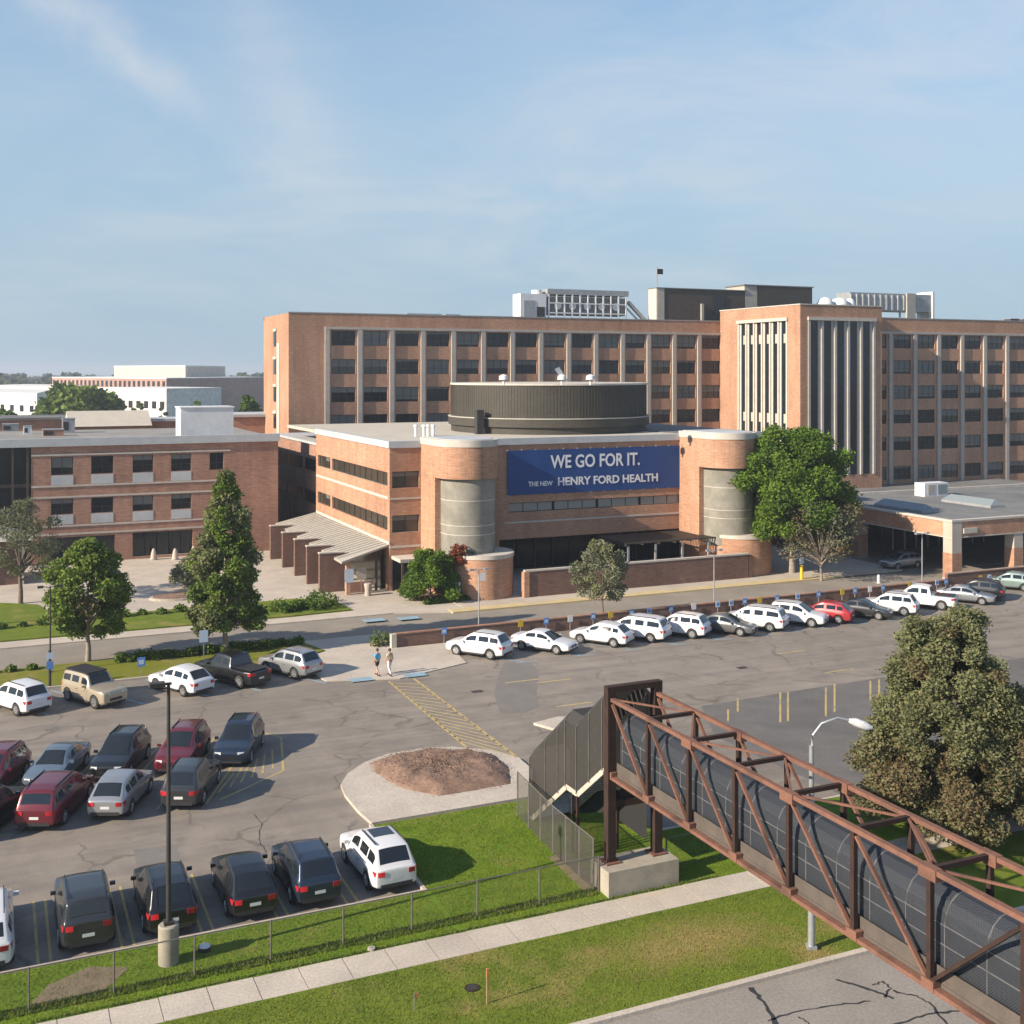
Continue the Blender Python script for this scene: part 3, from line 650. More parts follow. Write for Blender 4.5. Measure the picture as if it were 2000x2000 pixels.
bx('louvre', t, 77.6, 79.6, 167.94, 167.99, 28.6, 31.4, 'gray_metal'); bx('louvre', t, 79.9, 81.3, 167.94, 167.99, 28.4, 30.4, 'dark_frame'); MB().tube([(80.6, 169.5, 32.5), (80.6, 169.5, 33.2)], .9, 'white_metal', 14).build('fan_stack', t)
t = plant('roof_ladder', 'sloping metal duct and stair between the long unit and the dark penthouse', 97.2, 101, 168, 169, zr, 31.5, 'gray_metal', solid=False)
MB().bar((97.1, 168.5, 31.6), (101.0, 168.5, 28.0), .7, .5, 'gray_metal').build('duct', t); MB().bar((97.3, 169.3, 30.6), (100.4, 169.3, 27.8), .25, .25, 'white_metal').build('rail', t)
t = plant('penthouse', 'dark grey rooftop penthouse with tan lit end, between the cooling unit and the tower', 101.2, 119, 166, 168.6, zr, 33.9, 'bronze')
bx('end_panel', t, 101.1, 101.19, 166, 168.6, zr, 33.9, 'stone'); bx('end_panel', t, 101.19, 102.6, 165.9, 165.99, zr, 33.9, 'canopy_metal'); bx('door', t, 112.4, 114.8, 165.85, 165.98, 30, 33, 'glass'); bx('pipe', t, 109.8, 110.3, 165.6, 165.95, 28, 31.5, 'canopy_metal'); bx('roof', t, 101, 119.2, 165.8, 168.8, 33.91, 34.05, 'roof_gray')
t = plant('penthouse', 'square tan and grey rooftop penthouse directly behind the fin tower', 118.9, 133.5, 166, 171.5, zr, 34.9, 'canopy_metal')
bx('front_panel', t, 121.5, 133.4, 165.9, 165.99, zr, 34.9, 'drum_metal'); bx('roof', t, 118.7, 133.7, 165.8, 171.7, 34.91, 35.1, 'roof_gray')
t = plant('flagpole', 'thin rooftop pole with a small dark flag at the left edge of the dark penthouse', 101.5, 101.6, 166, 166, 34.2, 38, 'gray_metal', solid=False, cat='flagpole')
MB().tube([(101.5, 166.5, 34.4), (101.5, 166.5, 37.6)], .09, 'gray_metal', 6).build('pole', t); bx('flag', t, 101.6, 102.7, 166.48, 166.52, 36.3, 37.2, 'cloth_black')
t = plant('cooling_unit', 'pale louvred cooling unit on the roof right of the fin tower', 143, 164, 168, 172, zr, 34.2, 'gray_metal', solid=False)
bx('casing', t, 144, 163.6, 168.3, 172, 31.3, 34.6, 'gray_metal'); bx('stair_tower', t, 157.2, 159.3, 167.8, 168.2, zr, 34.7, 'canopy_metal'); bx('end_panel', t, 163.7, 164.2, 168.0, 172.2, zr, 35.2, 'white_metal')
for x in np.linspace(144, 156.6, 10): bx('louvre', t, x, x + .35, 168.1, 168.28, 31.5, 34.3, 'fascia')
for x in (144, 150, 156, 163.2): bx('post', t, x, x + .25, 168.4, 168.7, zr, 31.29, 'gray_metal')
t = thing('roof_dome', 'rounded white rooftop ducts left of the louvred cooling unit', 'rooftop plant', (134.5, 166, zr))
for i, (x, r_) in enumerate(((136.4, 1.5), (139.6, 1.7), (142, 1.0))):
    MB().tube([(x, 166, zr), (x, 166, 32.2), (x, 166, 33.0), (x, 166, 33.3)], [r_, r_, r_ * .7, r_ * .2], 'white_metal', 14).build('duct', t, smooth=50)
for i, x in enumerate((160, 163, 166.2, 170, 173)):
    t = thing('roof_vent', ['small grey roof vent at the left of the row above the right wing', 'second small grey roof vent above the right wing', 'middle grey roof vent above the right wing', 'fourth small grey roof vent above the right wing', 'rightmost small grey roof vent above the right wing'][i], 'vent', (x, 146, 27.8), 0, 'roof vents on the right wing')
    bx('casing', t, x, x + 1.9 - .2 * i, 146, 147.5, 27.8, 29.0, 'drum_metal'); bx('cap', t, x - .1, x + 2 - .2 * i, 145.9, 147.6, 29.01, 29.1, 'gray_metal')

# ================================================================== LEFT WING
lw = thing('clinic_wing', 'three storey brick wing at the left edge, behind the tall narrow tree', 'building', (-30, 128, 0))
VL = 128.0
cols = [(5.35, 7.5), (9.25, 11.45), (13.4, 15.5), (17.35, 19.45), (21.4, 22.9)]
ops = []
for k, (a, c) in enumerate(cols):
    for (z0, z1) in ((9.25, 11.1), (5.15, 6.75)): 
        if k == 4 and z0 < 9: continue
        ops.append((a, c, z0, z1))
gops = [(5.0, 11.6, .3, 2.75), (13.4, 19.6, .3, 2.85)]
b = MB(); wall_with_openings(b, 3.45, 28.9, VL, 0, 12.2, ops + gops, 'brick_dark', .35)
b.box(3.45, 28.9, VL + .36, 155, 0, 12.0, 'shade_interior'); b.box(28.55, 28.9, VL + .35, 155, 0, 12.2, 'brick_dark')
b.build('wall', lw)
wm = {}
for (a, c, z0, z1) in ops:
    key = (round(c - a, 1), round(z1 - z0, 1), random.choice((0, .3, .6)))
    if key not in wm: wm[key] = window_mesh(c - a, z1 - z0, key[2], 2, .4)
    link('window', wm[key], lw, (a + 30, .14, z0))
    if c - a > 1.8: bx('sill_panel', lw, a, c, VL - .03, VL - .003, z0 - 1.05, z0 - .06, 'fascia')
for a, c, z0, z1 in gops:
    for i in range(5):
        w_ = (c - a) / 5; bx('window', lw, a + i * w_ + .05, a + (i + 1) * w_ - .05, VL + .25, VL + .3, z0, z1, 'glass')
for z in (11.25, 8.0, 6.86, 3.85, 3.0):
    bx('string_course', lw, 3.46, 23.6, VL - .07, VL - .004, z, z + .17, 'stone')
bx('coping', lw, -30, 29.05, VL - .25, VL + .3, 12.21, 13.05, 'fascia')
bx('roof', lw, -30, 28.9, VL + .31, 155, 12.21, 12.6, 'roof_gravel')
# dark glazed bay on the far left
b = MB().box(-30, 3.44, VL + .2, 155, 0, 12.2, 'glass'); b.build('glazed_bay', lw)
for x in (-2.6, -1.2, .2, 1.6, 3.0): bx('mullion', lw, x, x + .22, VL - .05, VL + .19, 0, 12.2, 'bronze' if x > 1 else 'stone')
for z in (4.0, 8.1): bx('mullion', lw, -8, 3.4, VL + .1, VL + .195, z, z + .35, 'bronze')
lk = thing('link_building', 'low dark brick link in shade between the left wing and the lit central block', 'building', (33.4, 126.2, 0))
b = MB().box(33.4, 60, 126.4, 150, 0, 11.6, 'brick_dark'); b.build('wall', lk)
for z in (8.6, 4.9):
    for a in (127, 135, 143): bx('window', lk, 33.3, 33.39, a, a + 6.4, z, z + 1.3, 'glass')
bx('roof', lk, 33.2, 60, 126.3, 150.2, 11.61, 11.9, 'fascia')
# things on the left wing roof
t = thing('roof_box', 'large plain white box standing on the left wing roof, its left side sunlit', 'rooftop unit', (18.6, 131, 12.6))
c0 = P(352, 851, 12.7); bx('casing', t, 18.75, 24.5, 130.8, 134.6, 12.6, 15.9, 'white_metal'); bx('cap', t, 18.65, 24.6, 130.7, 134.7, 15.91, 16.05, 'white_metal')
def rooftop(name, label, px, py, dx, dy, h, mat, z=12.6, cat='rooftop unit'):
    u, v = P(px, py, z); t = thing(name, label, cat, (u, v, z))
    bx('casing', t, u, u + dx, v, v + dy, z, z + h, mat); bx('cap', t, u - .06, u + dx + .06, v - .06, v + dy + .06, z + h + .001, z + h + .08, 'gray_metal'); bx('panel', t, u + .1, u + dx * .5, v - .03, v - .002, z + h * .2, z + h * .8, 'dark_frame')
    return t
rooftop('roof_hatch', 'tall grey roof hatch with a white hood above the dark glazed bay', 122, 846, 1.4, 1.2, 1.7, 'gray_metal')
rooftop('roof_unit', 'low reddish roof unit left of the grey hatch', 84, 852, 2.2, 1.5, .7, 'brick_dark')
rooftop('roof_unit', 'small rounded white roof unit near the left edge', 46, 848, .9, .9, .9, 'white_metal')
rooftop('roof_unit', 'flat dark roof unit at the extreme left edge', 5, 842, 1.8, 1.5, .8, 'gray_metal')
# pitched low buildings behind the left wing
def shed(name, label, px, Y, w_, d_, h_, mat, roofm, gable=0, cat='building', rz=0):
    X = (px - 1000) * Y / F; u, v = cw(X, Y); t = thing(name, label, cat, (u, v, 0), rz)
    MB().box(0, w_, 0, d_, 0, h_, mat).build('wall', t, world=False)
    if gable: MB().add([(-.5, -.5, h_ + .002), (w_ + .5, -.5, h_ + .002), (w_ + .5, d_ + .5, h_ + .002), (-.5, d_ + .5, h_ + .002), (-.5, d_ / 2, h_ + gable), (w_ + .5, d_ / 2, h_ + gable)], [(0, 1, 5, 4), (3, 4, 5, 2), (0, 4, 3), (1, 2, 5), (0, 3, 2, 1)], roofm).build('roof', t, world=False)
    else: MB().box(-.3, w_ + .3, -.3, d_ + .3, h_ + .002, h_ + .4, roofm).build('roof', t, world=False)
    return t
shed('annex_building', 'dark flat roofed annex behind the left wing at the left edge', -140, 175, 30, 12, 12.3, 'brick_dark', 'roof_gray')
shed('annex_building', 'annex with pale gabled roof behind the left wing, right of the grey hatch', 140, 172, 11, 9, 11.7, 'brick_dark', 'roof_tan', 2.2)
shed('annex_building', 'long low annex with a white edged roof just left of the white roof box', 205, 178, 14, 8, 12.1, 'brick_dark', 'fascia')
shed('annex_building', 'grey annex between the white roof box and the end of the tall hospital block', 452, 170, 7, 10, 13.2, 'brick_dark', 'fascia')

# ================================================================== CENTRAL BLOCK
cb = thing('central_building', 'central brick building with curved stair towers and a round dark drum on its roof', 'building', (32.75, 100, 0))
V0 = 100.0; ZT = 13.0
U0, U1 = 32.75, 75.0
b = MB()
fw = [(33.0, 35.6, 9.35, 10.85), (33.0, 35.6, 5.3, 6.85), (44.6, 63.9, 6.55, 7.45)]
ent = (43.6, 68.0, 0, 4.0)
wall_with_openings(b, U0, U1, V0, 0, ZT, fw + [ent], 'brick', .4)
sw_ops = [(100.6, 119.5, 9.5, 10.75), (120.2, 125.4, 9.5, 10.75), (100.6, 119.5, 5.45, 6.7), (120.2, 125.4, 5.45, 6.7)]
wall_with_openings(b, V0 + .4, 126.2, U0, 0, ZT, sw_ops, 'brick', .4, 'y')
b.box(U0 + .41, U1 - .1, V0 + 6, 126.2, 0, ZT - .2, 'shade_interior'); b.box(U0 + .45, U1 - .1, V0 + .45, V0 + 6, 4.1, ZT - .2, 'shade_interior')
b.box(U1 - .4, U1, V0 + .4, 126.2, 0, ZT, 'brick')
b.build('wall', cb)
for a, c, z0, z1 in fw[:2]: link('window', window_mesh(c - a, z1 - z0, .3, 2, 0, 'glass_tint'), cb, (a - 32.75, .16, z0))
for k in range(4):
    a = 44.6 + k * 4.83; link('window', window_mesh(4.7, .9, 0, 3, 0, 'glass_haze'), cb, (a - 32.75, .12, 6.55))
for k, (a, c, z0, z1) in enumerate(sw_ops):
    n_ = 5 if c - a > 10 else 2
    for i in range(n_):
        w_ = (c - a) / n_
        o = link('window', window_mesh(w_ - .04, z1 - z0, random.choice((0, .4)), 2, 0, 'glass_tint'), cb, (.2, a + (i + 1) * w_ - 100, z0), R(-90))
bx('string_course', cb, U0 - .05, U0 - .003, 100.4, 126, 8.3, 8.55, 'stone'); bx('string_course', cb, U0 - .06, U0 - .003, 99.95, 126, 4.25, 4.5, 'stone')
bx('string_course', cb, U0 - .05, 35.8, V0 - .06, V0 - .003, 8.3, 8.45, 'stone'); bx('string_course', cb, U0, 36.4, V0 - .05, V0 - .003, 3.9, 4.1, 'stone')
bx('string_course', cb, 44.2, 64, V0 - .05, V0 - .003, 5.5, 5.66, 'stone'); bx('string_course', cb, 63.9, 66.4, V0 - .05, V0 - .003, 10.55, 10.66, 'stone')
MB().box(U0 - .12, U1, V0 - .12, V0 + .45, ZT + .002, ZT + .62, 'fascia').box(U0 - .12, U0 + .45, V0 + .45, 126.2, ZT + .002, ZT + .62, 'fascia').build('coping', cb)
bx('roof', cb, U0 + .46, U1, V0 + .46, 142, ZT + .003, ZT + .35, 'roof_tan')
bx('roof', cb, 66, 76, 101, 140, ZT + .352, ZT + .42, 'roof_gray')
# curved stair towers: flat lit flank and a rounded nose, concrete lower skin
def stadium(xa, xb, yf, yb, n=18):
    r = (xb - xa) / 2; cx_ = (xa + xb) / 2; cy_ = yf + r
    return [(xa, yb)] + [(cx_ - r * math.cos(math.pi * k / n), cy_ - r * math.sin(math.pi * k / n)) for k in range(n + 1)] + [(xb, yb)]
def nose(parent, xa, xb, yf):
    yb = 99.99
    MB().prism(stadium(xa, xb, yf, yb), 10.55, 13.35, 'brick').build('wall', parent, smooth=30)
    bx('wall', parent, xa, xa + 1.0, yf + (xb - xa) / 2 + .6, yb, 0, 10.54, 'brick')
    MB().prism(stadium(xa + .55, xb - .25, yf + .3, yb), 3.0, 10.53, 'skin_concrete').build('concrete_skin', parent, smooth=30)
    MB().prism(stadium(xa - .06, xb + .06, yf - .06, yb), 13.352, 13.95, 'stone').build('coping', parent, smooth=30)
    MB().prism(stadium(xa + .4, xb - .4, yf + .4, yb), 13.952, 14.0, 'fascia').build('roof', parent, smooth=30)
    for z in (5.6, 6.4, 8.6): MB().prism(stadium(xa + .53, xb - .23, yf + .28, yb), z, z + .06, 'stone').build('joint_band', parent, smooth=30)
nose(cb, 35.75, 41.3, 92.9); nose(cb, 63.6, 69.3, 92.9)
def low_drum(parent, pts_c, r, h, mat='brick'):
    n = 28; pl = [(pts_c[0] + r * math.cos(2 * math.pi * k / n), pts_c[1] + r * math.sin(2 * math.pi * k / n)) for k in range(n)]
    MB().prism(pl, 0, h, mat).build('drum_wall', parent, smooth=30)
    pl2 = [(pts_c[0] + (r + .07) * math.cos(2 * math.pi * k / n), pts_c[1] + (r + .07) * math.sin(2 * math.pi * k / n)) for k in range(n)]
    MB().prism(pl2, h + .002, h + .35, 'stone').build('drum_coping', parent, smooth=30)
low_drum(cb, (39.6, 94.9), 2.9, 3.6); low_drum(cb, (67.6, 95.2), 3.1, 3.7)
# recessed entrance under the banner wall
bx('entrance_glazing', cb, 43.6, 68, 105.6, 105.7, 0, 4.0, 'glass')
for x in np.linspace(44, 67.6, 13): bx('mullion', cb, x, x + .12, 105.45, 105.59, 0, 4, 'bronze')
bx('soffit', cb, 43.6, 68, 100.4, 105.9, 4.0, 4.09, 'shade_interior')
# roof drum
dr = []
n = 72; DC = (57.6, 118.0)
ring_ = lambda r: [(DC[0] + r * math.cos(2 * math.pi * k / n), DC[1] + r * math.sin(2 * math.pi * k / n)) for k in range(n)]
MB().prism(ring_(11.1), 13.36, 18.5, 'drum_metal').build('roof_drum', cb, smooth=20)
MB().prism(ring_(11.2), 18.502, 18.7, 'stone').build('drum_rim', cb, smooth=20)
MB().prism(ring_(11.4), 14.1, 14.95, 'drum_metal').build('drum_skirt', cb, smooth=20)
MB().prism(ring_(11.45), 14.952, 15.06, 'canopy_metal').build('drum_ledge', cb, smooth=20)
rb = MB().box(-.035, .035, 0, .018, 15.07, 18.48, 'drum_metal').mesh('rib')
for k in range(200):
    a = 2 * math.pi * k / 200
    if math.sin(a) > .35: continue
    o = link('rib', rb, cb, (DC[0] + 11.1 * math.cos(a) - 32.75, DC[1] + 11.1 * math.sin(a) - 100, 0), a + R(90) + math.pi)
bx('roof_duct', cb, 46.4, 47.2, 112.2, 113, 13.36, 15.9, 'dark_frame')
for i, (px, lb) in enumerate(((992, 'left small white vent on the rim of the roof drum'), (1107, 'middle white angled dish on top of the roof drum'), (1163, 'right small white vent on top of the roof drum'))):
    u, v = P(px, 752, 18.7); t = thing('drum_vent', lb, 'vent', (u, v + 1, 18.7), 0, 'white vents on the drum roof')
    MB().tube([(0, 0, 0), (0, 0, .5)], .12, 'white_metal', 8).build('stem', t, world=False)
    if i == 1: MB().add([(-.8, 0, 1.5), (-.3, 0, 1.7), (.7, .1, .4), (.2, .1, .3)], [(0, 1, 2, 3)], 'white_metal').build('dish', t, world=False)
    MB().tube([(0, 0, .5), (0, 0, .85), (0, 0, 1.0)], [.45, .4, .1], 'white_metal', 10).build('cap', t, world=False, smooth=50)
for i, px in enumerate((812, 828, 836, 846)):
    u, v = P(px, 852, 13.36); t = thing('roof_vent', ['leftmost short white vent pipe on the tan roof left of the drum', 'second white vent pipe on the tan roof left of the drum', 'third white vent pipe on the tan roof left of the drum', 'rightmost white vent pipe on the tan roof, nearest the drum'][i], 'vent', (u, v, 13.35), 0, 'white vent pipes on the tan roof')
    MB().tube([(0, 0, 0), (0, 0, 1.0)], .16, 'white_metal', 8).build('pipe', t, world=False); MB().tube([(0, 0, 1.0), (0, 0, 1.2)], [.28, .2], 'white_metal', 8).build('cap', t, world=False)
# banner
bn = thing('banner', 'wide navy blue banner reading WE GO FOR IT on the central brick wall', 'banner', (44.4, 99.9, 8.2))
bm_ = MB(); nx_, nz_ = 60, 14; bv = []
for j_ in range(nz_ + 1):
    for i_ in range(nx_ + 1):
        x_ = 44.4 + 19.45 * i_ / nx_; z_ = 8.2 + 4.25 * j_ / nz_; bv.append((x_, 99.90 - .022 * mathutils.noise.noise(Vector((x_ * .55, z_ * .5, 3))) * min(1, min(i_, nx_ - i_) / 3), z_))
bm_.add(bv, [(j_ * (nx_ + 1) + i_, j_ * (nx_ + 1) + i_ + 1, (j_ + 1) * (nx_ + 1) + i_ + 1, (j_ + 1) * (nx_ + 1) + i_) for j_ in range(nz_) for i_ in range(nx_)], 'banner_blue'); bm_.build('panel', bn, smooth=60)
for x_ in np.linspace(44.45, 63.8, 14): bx('tie', bn, x_ - .04, x_ + .04, 99.87, 99.99, 12.42, 12.52, 'galvanized'); bx('tie', bn, x_ - .04, x_ + .04, 99.87, 99.99, 8.13, 8.23, 'galvanized')
def text(txt, size, x, z, parent, y=99.865, ext=.004, sx=1.0, off=.012, mat='letters', align='LEFT'):
    cu = bpy.data.curves.new('lettering', 'FONT'); cu.body = txt; cu.size = size; cu.extrude = ext; cu.offset = off; cu.align_x = align; cu.resolution_u = 3
    o = bpy.data.objects.new('lettering_tmp', cu); COL.objects.link(o)
    dg = bpy.context.evaluated_depsgraph_get(); me = bpy.data.meshes.new_from_object(o.evaluated_get(dg)); bpy.data.objects.remove(o)
    me.materials.clear(); me.materials.append(M[mat])
    q = link('lettering', me, parent, (x - parent.location.x, y - parent.location.y, z - parent.location.z)); q.rotation_euler = (R(90), 0, 0); q.scale = (sx, 1, 1)
    return q, max(v.co.x for v in me.vertices)
q, wd = text('WE GO FOR IT.', 1.75, 49.0, 10.65, bn, off=.035); q.scale = (9.9 / wd, 1, 1)
q, wd = text('THE NEW', .62, 46.6, 8.98, bn, off=.02); q.scale = (2.6 / wd, 1, 1)
q, wd = text('HENRY FORD HEALTH', 1.08, 49.7, 8.95, bn, off=.03); q.scale = (11.3 / wd, 1, 1)
# patio wall in front, gate panels, pergola
pw = thing('patio_wall', 'long low brick patio wall in front of the shaded entrance, under the banner', 'wall', (42.4, 91.7, 0))
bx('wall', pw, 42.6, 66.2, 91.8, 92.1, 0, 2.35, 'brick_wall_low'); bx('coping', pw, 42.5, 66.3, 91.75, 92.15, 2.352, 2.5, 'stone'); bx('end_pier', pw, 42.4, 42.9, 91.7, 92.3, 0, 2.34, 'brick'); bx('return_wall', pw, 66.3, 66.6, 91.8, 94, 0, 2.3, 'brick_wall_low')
pg = thing('pergola', 'dark slatted pergola roof over the right half of the shaded patio', 'pergola', (54, 94, 0))
for x in np.linspace(54.5, 66.5, 5): bx('post', pg, x, x + .18, 94.6, 94.8, 0, 3.5, 'gray_metal')
for k in range(20): bx('slat', pg, 54.2, 67.0, 94.6 + k * .28, 94.72 + k * .28, 3.66, 3.8, 'bronze')
for x in np.linspace(54.2, 66.9, 8): bx('rafter', pg, x, x + .1, 94.4, 99.9, 3.52, 3.655, 'bronze')
# sloping entrance canopy with brick piers on the left flank
cn = thing('entrance_canopy', 'pale sloping metal canopy roof on brick piers along the lit side of the central building', 'canopy', (28, 99, 0))
MB().add([(32.7, 100.2, 4.22), (32.7, 126.5, 4.22), (28.3, 126.5, 3.25), (28.0, 99.0, 3.15), (32.7, 100.2, 4.05), (32.7, 126.5, 4.05), (28.3, 126.5, 3.05), (28.0, 99.0, 2.95)],
         [(0, 1, 2, 3), (7, 6, 5, 4), (0, 3, 7, 4), (3, 2, 6, 7), (2, 1, 5, 6)], 'canopy_metal').build('roof', cn)
sm = MB()
for y in np.arange(100.8, 126, .95):
    o = MB().bar((32.65, y, 4.25), (28.1, y - .0, 3.21), .05, .07, 'canopy_metal').build('seam', cn)
for y0 in (101.6, 106.2, 111.0, 116.2, 121.8):
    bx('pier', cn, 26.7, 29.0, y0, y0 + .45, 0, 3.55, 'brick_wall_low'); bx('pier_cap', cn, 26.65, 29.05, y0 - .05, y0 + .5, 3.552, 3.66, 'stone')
bx('post', cn, 28.6, 29.0, 99.6, 100.0, 0, 3.2, 'brick'); bx('post', cn, 31.6, 31.8, 100.6, 100.8, 0, 3.9, 'bronze')
bx('entrance_glazing', cn, 32.2, 32.3, 101, 126, 0, 3.6, 'glass'); bx('low_wall', cn, 29.2, 31.2, 100.4, 100.7, 0, 1.0, 'brick_dark')
cn2 = thing('side_canopy', 'small flat grey canopy to the right of the entrance, above the blue sign', 'canopy', (33, 98, 0))
bx('roof', cn2, 32.9, 37.5, 97.4, 99.9, 2.95, 3.25, 'stone'); bx('post', cn2, 33.1, 33.3, 97.5, 97.7, 0, 2.94, 'bronze'); bx('glazing', cn2, 33.0, 35.7, 99.85, 99.93, 0, 2.9, 'glass')
# signs at the entrance
def placard(name, label, u, v, w_, z0, z1, mat, post=True, group=None, pmat='galvanized', face=None):
    t = thing(name, label, 'sign', (u, v, 0), 0, group)
    if post: MB().box(-.03, .03, .0, .05, 0, z1, pmat).build('post', t, world=False)
    MB().box(-w_ / 2, w_ / 2, -.03, -.002, z0, z1, mat).build('panel', t, world=False)
    if face: MB().box(-w_ * .32, w_ * .32, -.036, -.031, z0 + (z1 - z0) * .25, z0 + (z1 - z0) * .72, face).build('symbol', t, world=False)
    return t
u, v = P(657, 1150); placard('notice_board', 'pale white notice sign at the left front corner of the entrance canopy', 28.8, 99.4, .8, 1.2, 2.4, 'sign_pale')
placard('notice_board', 'yellowish notice sign under the entrance canopy, right of the pale one', 30.2, 100.3, .9, 1.2, 2.3, 'concrete_light')
placard('notice_board', 'bright blue sign under the small flat canopy beside the entrance', 34.0, 97.2, .85, 1.2, 2.2, 'sign_blue', face='sign_pale')
placard('traffic_sign', 'small white sign on a thin post in front of the round green shrub', 36.4, 92.5, .55, 1.0, 1.8, 'sign_white')
placard('traffic_sign', 'white sign plate low on the round brick drum below the left curved tower', 38.4, 91.8, .7, 1.9, 2.6, 'sign_white')
t = thing('planter', 'pale concrete ash urn in front of the entrance canopy', 'planter', (30.3, 98.7, .05)); MB().tube([(0, 0, 0), (0, 0, .5), (0, 0, 1.0), (0, 0, 1.1)], [.3, .26, .36, .3], 'concrete_light', 12).build('urn', t, world=False, smooth=50)
# ================================================================== PORTE-COCHERE
pc = thing('entrance_porch', 'flat roofed brick drive-through porch on square piers at the right edge', 'building', (83.6, 83.2, 0))
bx('roof', pc, 84.0, 140, 83.6, 106, 5.1, 5.45, 'roof_gray')
b = MB().box(83.5, 140, 83.2, 83.6, 4.1, 5.55, 'brick').box(83.5, 83.9, 83.6, 106, 4.1, 5.55, 'brick'); b.build('fascia', pc)
MB().box(83.4, 140, 83.1, 83.65, 5.552, 5.75, 'stone').box(83.4, 83.95, 83.65, 106, 5.552, 5.75, 'stone').build('coping', pc)
MB().box(83.46, 140, 83.16, 83.62, 4.0, 4.098, 'stone').box(83.46, 83.92, 83.62, 106, 4.0, 4.098, 'stone').build('lower_trim', pc)
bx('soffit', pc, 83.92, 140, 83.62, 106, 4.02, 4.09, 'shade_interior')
for x, y in ((83.45, 83.12), (91.6, 83.2), (99.6, 83.2), (84.2, 97), (84.2, 104.5)):
    bx('pier', pc, x, x + 1.25, y, y + 1.2, 0, 2.55, 'brick'); bx('pier_block', pc, x + .02, x + 1.23, y + .02, y + 1.18, 2.552, 5.54 if y < 83.15 else 4.0, 'concrete_light'); bx('pier_base', pc, x - .03, x + 1.28, y - .03, y + 1.23, 0, .15, 'concrete')
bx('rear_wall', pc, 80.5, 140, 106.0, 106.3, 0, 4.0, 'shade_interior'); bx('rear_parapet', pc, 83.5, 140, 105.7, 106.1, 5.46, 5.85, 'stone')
for i in range(9): bx('door', pc, 90 + i * 1.7, 91.5 + i * 1.7, 100, 100.06, 0, 2.6, 'glass'); bx('door_frame', pc, 91.52 + i * 1.7, 91.68 + i * 1.7, 99.95, 100.1, 0, 2.8, 'stone')
bx('fascia_unit', pc, 84.9, 86.6, 83.05, 83.19, 4.4, 4.9, 'stone')
def skyl(px, py, w_, d_):
    u, v = P(px, py, 5.6)
    MB().box(u, u + w_, v, v + d_, 5.451, 5.7, 'gray_metal').build('skylight_curb', pc)
    MB().add([(u, v, 5.702), (u + w_, v, 5.702), (u + w_, v + d_, 5.702), (u, v + d_, 5.702), (u + w_ / 2, v + .4, 6.3), (u + w_ / 2, v + d_ - .4, 6.3)], [(0, 1, 4), (1, 2, 5, 4), (2, 3, 5), (3, 0, 4, 5)], 'skylight').build('skylight', pc)
skyl(1800, 1000, 2.0, 7); skyl(1935, 990, 2.0, 7)
lo = thing('low_roof_block', 'very low dark brick block between the porch roof and the right hospital wing', 'building', (78, 118.5, 0))
bx('wall', lo, 78, 150, 118.3, 139.6, 0, 2.2, 'brick_dark'); bx('roof', lo, 77.9, 150.1, 118.2, 139.55, 2.202, 2.4, 'roof_gray')
u, v = P(1806, 968, 5.6); t = thing('roof_unit', 'white boxy air handler at the rear edge of the porch roof', 'rooftop unit', (u, v, 5.45)); bx('casing', t, u, u + 3.6, v, v + 1.6, 5.46, 7.0, 'white_metal'); bx('louvre', t, u + .5, u + 1.5, v - .04, v - .002, 5.7, 6.8, 'canopy_metal'); bx('louvre', t, u + 2, u + 3.4, v - .04, v - .002, 5.7, 6.8, 'skylight')
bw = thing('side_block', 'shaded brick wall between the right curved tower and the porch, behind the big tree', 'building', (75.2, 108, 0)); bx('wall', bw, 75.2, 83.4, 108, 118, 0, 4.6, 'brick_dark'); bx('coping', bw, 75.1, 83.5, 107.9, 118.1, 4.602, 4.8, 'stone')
# ================================================================== RETAINING WALL AND STALL SIGNS
rw = thing('retaining_wall', 'long low dark brick retaining wall carrying the stall signs behind the right row of cars', 'wall', (26.4, 79.35, 0))
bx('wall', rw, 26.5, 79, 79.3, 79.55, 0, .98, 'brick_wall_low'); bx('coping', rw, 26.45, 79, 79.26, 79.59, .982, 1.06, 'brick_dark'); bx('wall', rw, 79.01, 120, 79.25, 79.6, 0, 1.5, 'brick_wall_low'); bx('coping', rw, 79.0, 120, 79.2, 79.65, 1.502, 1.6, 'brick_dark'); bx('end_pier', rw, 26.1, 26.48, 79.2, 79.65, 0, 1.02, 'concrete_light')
sg = [(867.5, 'b'), (1016.8, 'y'), (1067, 'b'), (1113.7, 'w'), (1158.7, 'b'), (1193, 'y'), (1234, 'b'), (1268, 'p'), (1311, 'b'), (1355, 'w'), (1402, 'p'), (1428, 'p'), (1454.7, 'b'), (1484, 'y'), (1517.7, 'b'),
      (1558, 'p'), (1599, 'b'), (1645, 'y'), (1670, 'b'), (1699, 'w'), (1724.7, 'b'), (1777, 'y'), (1786, 'p'), (1830, 'p'), (1848, 'b'), (1915, 'y'), (1932.5, 'p'), (1959, 'b')]
cn_ = {'b': ('blue', 'sign_blue', 'sign_pale'), 'y': ('yellow', 'sign_yellow', None), 'w': ('white', 'sign_white', None), 'p': ('pale blue', 'sign_pale', 'sign_blue')}
cnt = {}; ordw = ['first', 'second', 'third', 'fourth', 'fifth', 'sixth', 'seventh', 'eighth', 'ninth', 'tenth', 'eleventh', 'twelfth']
for px, k in sg:
    c_, m_, f_ = cn_[k]; i = cnt.get(k, 0); cnt[k] = i + 1
    placard('stall_sign', '%s of the %s parking stall signs on the retaining wall, counted from the left' % (ordw[i], c_), uat(px, 79.15), 79.15, .42, .68, 1.18, m_, True, 'stall signs along the retaining wall', face=f_)
